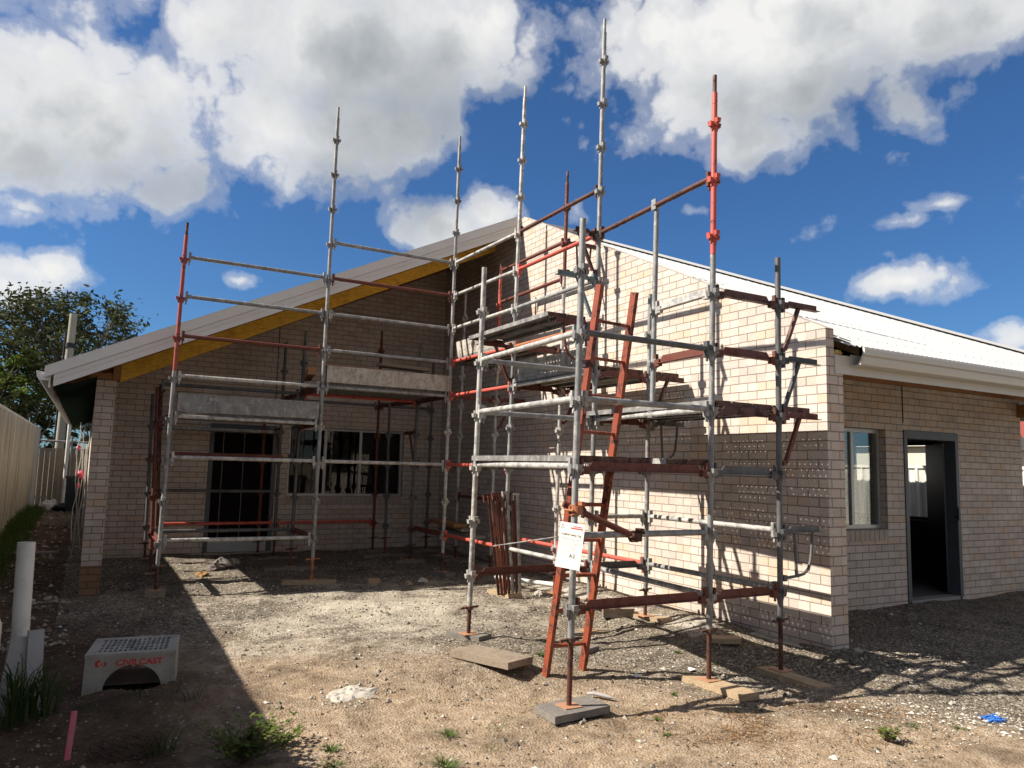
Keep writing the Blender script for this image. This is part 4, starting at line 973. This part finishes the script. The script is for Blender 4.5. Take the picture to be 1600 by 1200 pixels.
# ---------------------------------------------------------------- drain pit
def pit():
    t = thing('drain_pit', (.40, 6.3, -.24), 'concrete stormwater pit with a steel grate and red lettering, beside the path', 'drain pit')
    # corners of the top: front-left, front-right, back-right, back-left
    A, B = Vector((.094, 6.285, .06)), Vector((.674, 6.198, .06))
    u = (B-A).normalized(); v = Vector((-u.y, u.x, 0)); W = (B-A).length; Dp = .54; zb = -.42; zt = .06; fl = .02
    def pp(a, b, z):
        k = 1+fl*(zt-z)/.3; return A+u*(W/2+(a-W/2)*k)+v*(Dp/2+(b-Dp/2)*k)+UZ*(z-zt)
    mb = MB(); cx = W/2+.02; ra = .19; base = -.31
    # front and back panels with an arched opening
    for (b0, b1) in ((0, .05), (Dp-.05, Dp)):
        n = 18; arc = [(cx-ra*math.cos(math.pi*i/n), base+.13+ra*.95*math.sin(math.pi*i/n)) for i in range(n+1)]
        arc = [(cx-ra, zb)] + arc + [(cx+ra, zb)]
        outer = [(0, zb)] + [(0, zt)] + [(W*(i)/(n-2), zt) for i in range(1, n-2)] + [(W, zt), (W, zb)]
        m = min(len(arc), len(outer))
        for b in (b0, b1):
            vs = [pp(a, b, z) for a, z in outer[:m]] + [pp(a, b, z) for a, z in arc[:m]]
            mb.add(vs, [(i, i+1, m+i+1, m+i) for i in range(m-1)])
        vs = [pp(a, b0, z) for a, z in arc] + [pp(a, b1, z) for a, z in arc]; q = len(arc)
        mb.add(vs, [(i, i+1, q+i+1, q+i) for i in range(q-1)])
    for (a0, a1) in ((0, .05), (W-.05, W)):
        vs = [pp(a, b, z) for z in (zb, zt-.0005) for b in (.05, Dp-.05) for a in (a0, a1)]
        mb.add(vs, [(0,2,3,1),(4,5,7,6),(0,1,5,4),(1,3,7,5),(3,2,6,7),(2,0,4,6)])
    # rim on top round the grate
    for (a0, a1, b0, b1) in ((-.004, W+.004, -.004, .065), (-.004, W+.004, Dp-.05, Dp+.004), (-.004, .055, .065, Dp-.05), (W-.055, W+.004, .065, Dp-.05)):
        vs = [pp(a, b, z) for z in (zt-.001, zt+.022) for b in (b0, b1) for a in (a0, a1)]
        mb.add(vs, [(0,2,3,1),(4,5,7,6),(0,1,5,4),(1,3,7,5),(3,2,6,7),(2,0,4,6)])
    mb.build('pit_body', M['concrete'], t, uv=False)
    mb = MB()
    def bar(a0, a1, b0, b1, z0, z1):
        vs = [pp(a, b, z) for z in (z0, z1) for b in (b0, b1) for a in (a0, a1)]
        mb.add(vs, [(0,2,3,1),(4,5,7,6),(0,1,5,4),(1,3,7,5),(3,2,6,7),(2,0,4,6)])
    na, nb = 14, 5
    for i in range(na+1):
        a = .058+(W-.116)*i/na; bar(a-.005, a+.005, .067, Dp-.052, zt-.02, zt+.019)
    for j in range(nb+1):
        b = .071+(Dp-.127)*j/nb; bar(.057, W-.057, b-.008, b+.008, zt+.012, zt+.020)
    mb.build('grate', M['galv_pale'], t, uv=False)
    mb = MB(); vs = [pp(a, b, -.15) for a, b in ((.05, .05), (W-.05, .05), (W-.05, Dp-.05), (.05, Dp-.05))]; mb.add(vs, [(0, 1, 2, 3)]); mb.build('pit_floor', M['pit_dirt'], t, uv=False)
    ang = math.atan2(u.y, u.x)
    text('lettering', 'CIVILCAST', M['logo_red'], t, pp(W*.60, -.0015, zt-.062), (R(88), 0, ang), .058, 1.12, .001, 'CENTER', .0016)
    mb = MB()                                                 # round swirl emblem left of the word
    def arc(c0, c1, r0, r1, a0, a1):
        n = 12; vs = []
        for i in range(n+1):
            a = a0+(a1-a0)*i/n; k = math.sin(math.pi*i/n)
            for r in (r0, r0+(r1-r0)*(.25+.75*k)): vs.append(pp(c0+r*math.cos(a), -.003, c1+r*math.sin(a)))
        mb.add(vs, [(2*i, 2*i+1, 2*i+3, 2*i+2) for i in range(n)])
    arc(.100, zt-.045, .016, .036, R(75), R(262)); arc(.112, zt-.045, .014, .028, R(-85), R(65)); arc(.112, zt-.045, .004, .012, R(100), R(300))
    mb.build('emblem', M['logo_red'], t, uv=False)
pit()
# ---------------------------------------------------------------- left foreground pieces
mb = MB(); n = 20; a, b_ = Vector((-.30, 6.3, -.3)), Vector((-.325, 6.3, .88))
mb.tube(a, b_, .055, 24, cap=False); mb.tube(a+UZ*.02, b_, .050, 24, cap=False)
ring = []
for r in (.055, .050):
    for i in range(24): ring.append(b_+Vector((r*math.cos(2*math.pi*i/24), r*math.sin(2*math.pi*i/24), 0)))
mb.add(ring, [(i, (i+1) % 24, 24+(i+1) % 24, 24+i) for i in range(24)])
tag(mb.build('drain_pipe', M['white_pvc'], uv=False), 'white plastic drain pipe standing upright in the left foreground', 'pipe')
mb = MB(); mb.path([(-.42, 5.75, -.3), (-.43, 5.77, .2), (-.43, 5.78, .42), (-.45, 5.78, .48), (-.5, 5.78, .5)], .045, 14); tag(mb.build('drain_pipe', M['white_pvc'], uv=False), 'shorter white pipe cut off by the left edge of the picture', 'pipe')
for (x, y, z, hw, hz, rr, l) in ((-.30, 6.02, .04, .075, .24, .12, 'pale grey cement sheet leaning at the foot of the white pipe'), (-.20, 6.0, .06, .045, .26, -.06, 'narrow pale board leaning right of the tall grass clump')):
    mb = MB(); mb.obox((x, y, z), Vector((1, .15, 0))*hw, Vector((-.004, .012, 0)), Vector((rr*.2, .3*hz, hz))); tag(mb.build('cement_sheet', M['sheet'], uv=False), l, 'sheet')
mb = MB(); mb.obox((.035, 5.14, -.13), Vector((.015, .003, 0)), Vector((-.002, .012, 0)), Vector((.010, .025, .15))); st = mb.build('survey_stake', M['pink'], uv=False)
tag(st, 'short pink-painted timber stake leaning in the brown dirt', 'stake')
mb = MB()
for k in range(60):
    a = rnd.random()*6.28; pts = []; r0 = .05+.13*rnd.random(); z0 = .01+.07*rnd.random()
    for i in range(6):
        aa = a+i*.35; pts.append((.33+r0*1.25*math.cos(aa), 5.08+r0*.75*math.sin(aa), ground(.33, 5.08)+z0+.03*math.sin(i*1.3+k)))
    mb.path(pts, .0028, 4)
tag(mb.build('twig_heap', M['twig'], uv=False), 'tangled heap of dark dry vine twigs on the dirt near the pink stake', 'twigs')

def blades(mb, x, y, n, hgt, spread, w=.006, droop=.5):
    z = ground(x, y)-.005
    for i in range(n):
        a = rnd.random()*6.28; r = rnd.random()*spread*.35; bx, by = x+r*math.cos(a), y+r*math.sin(a)
        h = hgt*(.5+.6*rnd.random()); out = spread*(.3+.7*rnd.random()); a2 = a+rnd.uniform(-.5, .5); pr = None; vs = []
        ww = w*(.7+.6*rnd.random()); m_ = 4
        for j in range(m_+1):
            t = j/m_; q = Vector((bx+out*t**1.6*math.cos(a2), by+out*t**1.6*math.sin(a2), z+h*(t-droop*t**2.6)))
            s = Vector((-math.sin(a2+.6), math.cos(a2+.6), 0))*ww*(1-t*.92)/1
            vs += [q-s, q+s]
        mb.add(vs, [(2*j, 2*j+1, 2*j+3, 2*j+2) for j in range(m_)], True)
gt = 'grass tufts growing in the bare dirt'
for (x, y, n, h, sp, l) in ((2.14, 4.57, 60, .055, .11, 'flat green grass tuft in the dirt left of centre foreground, upper of two in line'), (2.50, 4.56, 14, .05, .12, 'thin sparse grass sprig right of the flat green tuft'), (1.40, 4.63, 70, .07, .09, 'rounded bright grass tuft right of the leafy weed'), (1.36, 4.42, 60, .05, .10, 'low grass tuft just below the rounded bright tuft'),
                              (1.58, 4.20, 70, .06, .12, 'grass tuft cut by the bottom picture edge, left one'), (1.93, 4.15, 90, .07, .14, 'wide grass tuft at the bottom edge below the flat green tuft'), (2.28, 4.22, 14, .04, .10, 'faint grass sprig near the bottom edge of the picture'),
                              (5.00, 3.28, 80, .035, .10, 'low bright grass patch at the right front edge of the gravel'), (5.25, 3.12, 40, .03, .07, 'small green patch beside the white rubble'), (3.55, 4.20, 40, .05, .05, 'small bright seedling tuft right of the nearest sole board'), (3.37, 3.90, 40, .05, .05, 'seedling tuft lowest in the dry grass'), (3.98, 4.52, 36, .05, .06, 'yellowish grass tuft left of the corner sole board'),
                              (4.75, 5.35, 50, .05, .06, 'green seedling between the two right sole boards'), (4.85, 4.98, 40, .05, .06, 'small weed close to the pale sole boards'), (3.52, 5.7, 60, .06, .09, 'green tuft behind the ladder foot'), (1.0, 8.4, 20, .06, .07, 'tiny grass sprig at the fence shadow edge')):
    mb = MB(); blades(mb, x, y, n, h, sp, .0035); tag(mb.build('grass_tuft', M['grass'], uv=False), l, 'grass tuft', gt)
mb = MB()
for k in range(7): blades(mb, -.33+.22*rnd.random(), 5.72+.2*rnd.random(), 16, .55+.2*rnd.random(), .26, .008, .55)
tag(mb.build('grass_clump', M['grass_dark'], uv=False), 'tall dark green grass clump in front of the white pipe', 'grass clump')
mb = MB()
for k in range(5): blades(mb, .12+.16*k, 5.55+.3*rnd.random(), 7, .28, .2, .0035, .5)
tag(mb.build('grass_wisps', M['grass_dark'], uv=False), 'thin wispy grass stems growing in front of the drain pit', 'grass')
mb = MB(); blades(mb, .5, 5.0, 40, .3, .3, .003, .6); tag(mb.build('grass_tuft', M['grass_dark'], uv=False), 'wispy dark grass tuft beside the dry twig heap', 'grass tuft')

def weed(x, y, n, hgt, rad, name, label, m):
    t = thing(name, (x, y, ground(x, y)), label, 'weed'); sb = MB(); lb = MB()
    for i in range(n):
        a = rnd.random()*6.28; L = hgt*(.5+.7*rnd.random()); o = rad*(.2+.8*rnd.random())
        pts = [Vector((x+o*t_*math.cos(a), y+o*t_*math.sin(a), ground(x, y)+L*(t_-.25*t_*t_))) for t_ in (0, .3, .6, 1)]
        sb.path(pts, .002, 4)
        for k in range(9):
            t_ = .25+.75*rnd.random(); q = pts[0].lerp(pts[3], t_)+Vector((0, 0, L*.1)); b = rnd.random()*6.28
            d = Vector((math.cos(b), math.sin(b), rnd.uniform(-.3, .6))); s = d.cross(UZ).normalized(); ll = .022+.024*rnd.random()
            lb.add([q, q+d*ll*.5+s*ll*.32, q+d*ll, q+d*ll*.5-s*ll*.32], [(0, 1, 2, 3)])
    sb.build('stem', M['twig'], t, uv=False); lb.build('leaves', m, t, uv=False)
weed(.90, 4.66, 90, .26, .30, 'weed_plant', 'leafy green weed at the shadow edge in the bottom left foreground', M['leaf_bright'])
weed(1.18, 4.85, 14, .12, .16, 'weed_plant', 'small weed sprawl on the dirt right of the leafy weed', M['leaf_bright'])
weed(4.62, 3.22, 10, .10, .10, 'weed_plant', 'small broad-leaved weed at the right front beside dry grass', M['leaf_bright'])
# dry grass mats
mb = MB()
for k in range(1000):
    u = rnd.random(); x = 3.3+1.8*u+rnd.gauss(0, .16); y = 4.10-.62*u+rnd.gauss(0, .20)
    if noise.noise((x*2.6, y*2.6, 9)) < -.08: continue
    blades(mb, x, y, 2, .045, .20, .0034, .72)
for k in range(70): blades(mb, 2.95+.35*rnd.random(), 5.6+.25*rnd.random()-.3, 2, .025, .10, .0016, .75)
for k in range(60): blades(mb, rnd.uniform(-.2, .3), rnd.uniform(4.4, 5.0), 2, .05, .16, .0018, .6)
tag(mb.build('dry_grass', M['grass_dry'], uv=False), kind='stuff')
# grass along the foot of the left fence
mb = MB()
for k in range(1500):
    y = 7.5+16*rnd.random()**1.2; x = -1.25+.42*rnd.random()**1.5
    if rnd.random() < .25: continue
    blades(mb, x, y, 3, .42*(1.25+x*-.0)*(.5+.5*rnd.random()), .14, .006, .45)
tag(mb.build('grass', M['grass'], uv=False), kind='stuff')
# litter
mb = MB(); 
for k in range(14):
    a = rnd.random()*6.28; c = Vector((5.70+rnd.gauss(0, .03), 3.15+rnd.gauss(0, .02), ground(5.7, 3.15)+.012)); mb.path([c+Vector((.05*math.cos(a+i*.9), .03*math.sin(a+i*.9), .012*math.sin(i*2+k))) for i in range(5)], .0045, 5)
tag(mb.build('plastic_scrap', M['blue'], uv=False), 'crumpled bright blue plastic scrap on the gravel at the right', 'litter')
mb = MB(); mb.path([(3.43, 4.86, ground(3.43, 4.86)+.03), (3.46, 4.82, ground(3.46, 4.82)+.035), (3.53, 4.72, ground(3.53, 4.72)+.03), (3.545, 4.70, ground(3.5, 4.7)+.03), (3.56, 4.68, ground(3.5, 4.7)+.028)], [.012, .015, .013, .006, .005], 10); tag(mb.build('plastic_bottle', M['sheet'], uv=False), 'crushed clear-white plastic bottle behind the nearest sole board', 'bottle')
for (x, y, l) in ((3.98, 4.95, 'white paper scrap on the ground left of the corner sole board'), (4.55, 4.95, 'torn white scrap between the two right sole boards')):
    mb = MB(); z = ground(x, y)+.012; mb.add([(x-.03, y-.012, z), (x+.025, y-.025, z+.012), (x+.035, y+.02, z+.003), (x, y+.03, z+.02), (x-.025, y+.02, z+.008)], [(0, 1, 3), (1, 2, 3), (0, 3, 4)]); tag(mb.build('paper_scrap', M['paper'], uv=False), l, 'litter')

# ---------------------------------------------------------------- fences
def ribbed_fence(name, label, x, y0, y1, z0, zt, m, face, pan=2.38):
    t = thing(name, (x, (y0+y1)/2, z0), label, 'fence'); y = y0
    while y < y1-.01:
        ye = min(y+pan, y1); mb = MB(); pr = []; yy = y+.03
        while yy < ye-.03:
            pr += [(0, yy), (0, yy+.10), (.028*face, yy+.122), (.028*face, yy+.168), (0, yy+.19)]; yy += .2
        pr = [(a, min(b, ye-.03)) for a, b in pr]
        vs = [(x+a, b, z0) for a, b in pr]+[(x+a, b, zt(b)-.03) for a, b in pr]; k = len(pr)
        mb.add(vs, [(i, i+1, k+i+1, k+i) for i in range(k-1)]); mb.build('panel', m, t, uv=False)
        mb = MB(); mb.box(x-.03, x+.03, y-.022, y+.022, z0, zt(y)); mb.build('post', m, t, uv=False)
        mb = MB(); a, b = y+.024, ye-.024
        mb.prism([(a, zt(a)-.06), (b, zt(b)-.06), (b, zt(b)-.005), (a, zt(a)-.005)], lambda p: (x-.034, p[0], p[1]), lambda p: (x+.034, p[0], p[1])); mb.build('rail', m, t, uv=False)
        y = ye
    return t
ribbed_fence('metal_fence', 'cream ribbed metal fence with green staining along the left side path', -1.30, -14, 26.4, -.3, lambda y: 2.29-.20*max(0, min(1, (13.5-y)/7.5)), M['fence'], 1)
ribbed_fence('metal_fence', 'pale metal fence seen through the open door beyond the far window', 14.2, -1, 20, -.1, lambda y: 1.74, M['fence_white'], -1)
# rear cross fence with pipe rail
t = thing('cross_fence', (-.6, 26.5, 0), 'brown paling fence closing the end of the side path', 'fence')
mb = MB()
for i in range(20): mb.box(-2.1+.14*i, -1.97+.14*i, 26.5, 26.52+.004*(i % 2), -.1, 1.72)
mb.build('paling', M['timber_old'], t, uv=False)
mb = MB(); mb.tube((-2.2, 26.45, 1.95), (.9, 26.45, 1.90), .03, 8); mb.tube((-.45, 26.45, -.1), (-.45, 26.45, 2.1), .03, 8); mb.build('pipe_rail', M['galv'], t, uv=False)
# bin and bag on the path
t = thing('wheelie_bin', (-.24, 23.0, 0), 'dark green wheelie bin beside the house at the end of the path', 'bin')
mb = MB(); mb.obox((-.24, 23.0, .50), UX*.20, UY*.24, UZ*.42, taper=.82); mb.build('bin_body', M['bin'], t, uv=False)
mb = MB(); mb.obox((-.24, 23.0, .95), UX*.22, UY*.27, UZ*.03); mb.tube((-.44, 23.28, .92), (-.04, 23.28, .92), .02, 6); mb.build('lid', M['bin'], t, uv=False)
mb = MB(); lump(mb, (-.80, 24.0, .14), .24, 3.3, .7, 8); tag(mb.build('rubble_bag', M['white'], uv=False), 'white bag lying by the fence near the end of the side path', 'bag')
mb = MB(); lump(mb, (-.5, 23.6, .10), .22, 5.3, .5, 8); tag(mb.build('rubble_bag', M['black'], uv=False), 'dark bag lying on the path right of the white bag', 'bag')
# power pole, conduit, wires
t = thing('power_pole', (-.75, 27.5, 0), 'grey-green timber power pole rising behind the left eave', 'power pole')
mb = MB(); mb.tube((-.82, 27.5, -.2), (-.735, 27.5, 6.0), .13, 16, .11); mb.build('pole_shaft', M['pole'], t, uv=False)
mb = MB(); mb.tube((-.96, 27.35, .2), (-.90, 27.35, 5.4), .028, 8); mb.tube((-.76, 27.5, 4.9), (-.75, 27.5, 5.05), .15, 14); mb.build('pole_band', M['black'], t, uv=False)
mb = MB(); mb.path([(-.55, 26.2, .0), (-.54, 26.2, 2.6), (-.52, 26.2, 2.75)], .05, 10); tag(mb.build('conduit', M['white_pvc'], uv=False), 'pale conduit standing in front of the power pole', 'conduit')
for i in range(3):
    pts = [Vector((-.7, 27.5, 5.75-.12*i)).lerp(Vector((22, 34, 6.3-.2*i)), k/10)-UZ*(.9*math.sin(math.pi*k/10)) for k in range(11)]
    mb = MB(); mb.path(pts, .011, 4); tag(mb.build('power_line', M['black'], uv=False), ('top', 'middle', 'lowest')[i]+' of three thin wires running right from the power pole', 'power line', 'wires from the power pole')

# ---------------------------------------------------------------- trees
def tree(label, x, y, h, rx, rz, n, m, name='tree', leaf=.13, seed=1, zc=None, base=0.0, clumps=60):
    rr = random.Random(seed); t = thing(name, (x, y, base), label, 'tree'); tb = MB(); lb = MB()
    zc = h-rz if zc is None else zc; fork = zc-rz*.75
    tb.path([(x, y, base-.1), (x+.08, y, base+fork*.5), (x-.03, y+.05, fork)], [.03*h, .024*h, .019*h], 10)
    tips = []
    for k in range(clumps):
        while True:
            d = Vector((rr.uniform(-1, 1), rr.uniform(-1, 1), rr.uniform(-1, 1)))
            if .35 < d.length < 1: break
        c = Vector((x+d.x*rx, y+d.y*rx, zc+d.z*rz)); tips.append(c)
    for k, c in enumerate(tips):
        if k % 3 != 2:
            s = Vector((x-.03, y+.05, fork+rr.uniform(-.3, .4))); mid = s.lerp(c, .5)+Vector((rr.uniform(-.3, .3), rr.uniform(-.3, .3), rr.uniform(0, .5)))
            tb.path([s, s.lerp(mid, .5)+UZ*.1, mid, c], [.008*h, .006*h, .0045*h, .0015*h], 6)
    for c in tips:
        cr = rx*rr.uniform(.10, .21)
        for i in range(n//clumps):
            d = Vector((rr.gauss(0, 1), rr.gauss(0, 1), rr.gauss(0, .75)))*cr*.55; q = c+d
            a = Vector((rr.gauss(0, 1), rr.gauss(0, 1), rr.gauss(0, .6))).normalized(); s = a.orthogonal().normalized(); s.rotate(Matrix.Rotation(rr.random()*6.28, 3, a)); l = leaf*rr.uniform(.6, 1.3)
            lb.add([q-a*l, q+s*l*.38, q+a*l, q-s*l*.38], [(0, 1, 2, 3)])
    tb.build('trunk', M['bark'], t, uv=False); lb.build('crown', m, t, uv=False)
tree('tall open-crowned gum tree behind the power pole at the left', -.85, 32, 7.9, 3.15, 2.45, 14000, M['leaf'], 'gum_tree', .11, 3, 5.1, 0, 145)
tree('paler green tree at the left picture edge behind the fence', -2.9, 30, 4.9, 1.5, 1.5, 4500, M['leaf_bright'], 'gum_tree', .10, 5, 3.7, 0, 50)
tree('low leafy shrub behind the cream fence left of the pole', -1.75, 29, 3.4, 1.0, 1.1, 3600, M['leaf'], 'shrub', .09, 8, 2.3, 0, 40)
tree('bright green shrub behind the end fence right of the power pole', .1, 29.5, 3.3, .95, 1.0, 3600, M['leaf_bright'], 'shrub', .09, 11, 2.3, 0, 40)
tree('dark shrub showing under the left eave beyond the end fence', 1.1, 31, 4.0, 1.2, 1.3, 3000, M['leaf'], 'shrub', .10, 15, 2.7, 0, 40)
tree('dark bush beyond the far left end of the cream fence', -4.2, 33, 5.2, 1.6, 1.6, 3600, M['leaf'], 'shrub', .12, 21, 3.6, 0, 40)

# ---------------------------------------------------------------- neighbours at the right
t = thing('neighbour_house', (24, 14, 0), 'neighbouring house with a red tiled roof at the far right edge', 'house')
mb = MB(); mb.box(20, 28, 10.0, 18, -.2, 2.3); mb.build('wall', M['beige'], t, uv=False)
mb = MB(); mb.add([(19.4, 9.4, 2.25), (28.6, 9.4, 2.25), (28.6, 18.6, 2.25), (19.4, 18.6, 2.25), (23, 14, 4.2), (25, 14, 4.2)], [(0, 1, 5, 4), (1, 2, 5), (2, 3, 4, 5), (3, 0, 4), (3, 2, 1, 0)]); mb.build('roof', M['tile_red'], t, uv=False)
t = thing('garden_shed', (17, 11.2, 0), 'beige metal shed visible through the open door above the far fence', 'shed')
mb = MB(); mb.box(15.4, 18.6, 9.2, 13.4, -.1, 2.15); mb.build('wall', M['beige'], t, uv=False)
mb = MB(); mb.prism([(15.25, 2.16), (18.75, 2.16), (17, 2.95)], lambda p: (p[0], 9.1, p[1]), lambda p: (p[0], 13.5, p[1])); mb.build('roof', M['beige'], t, uv=False)
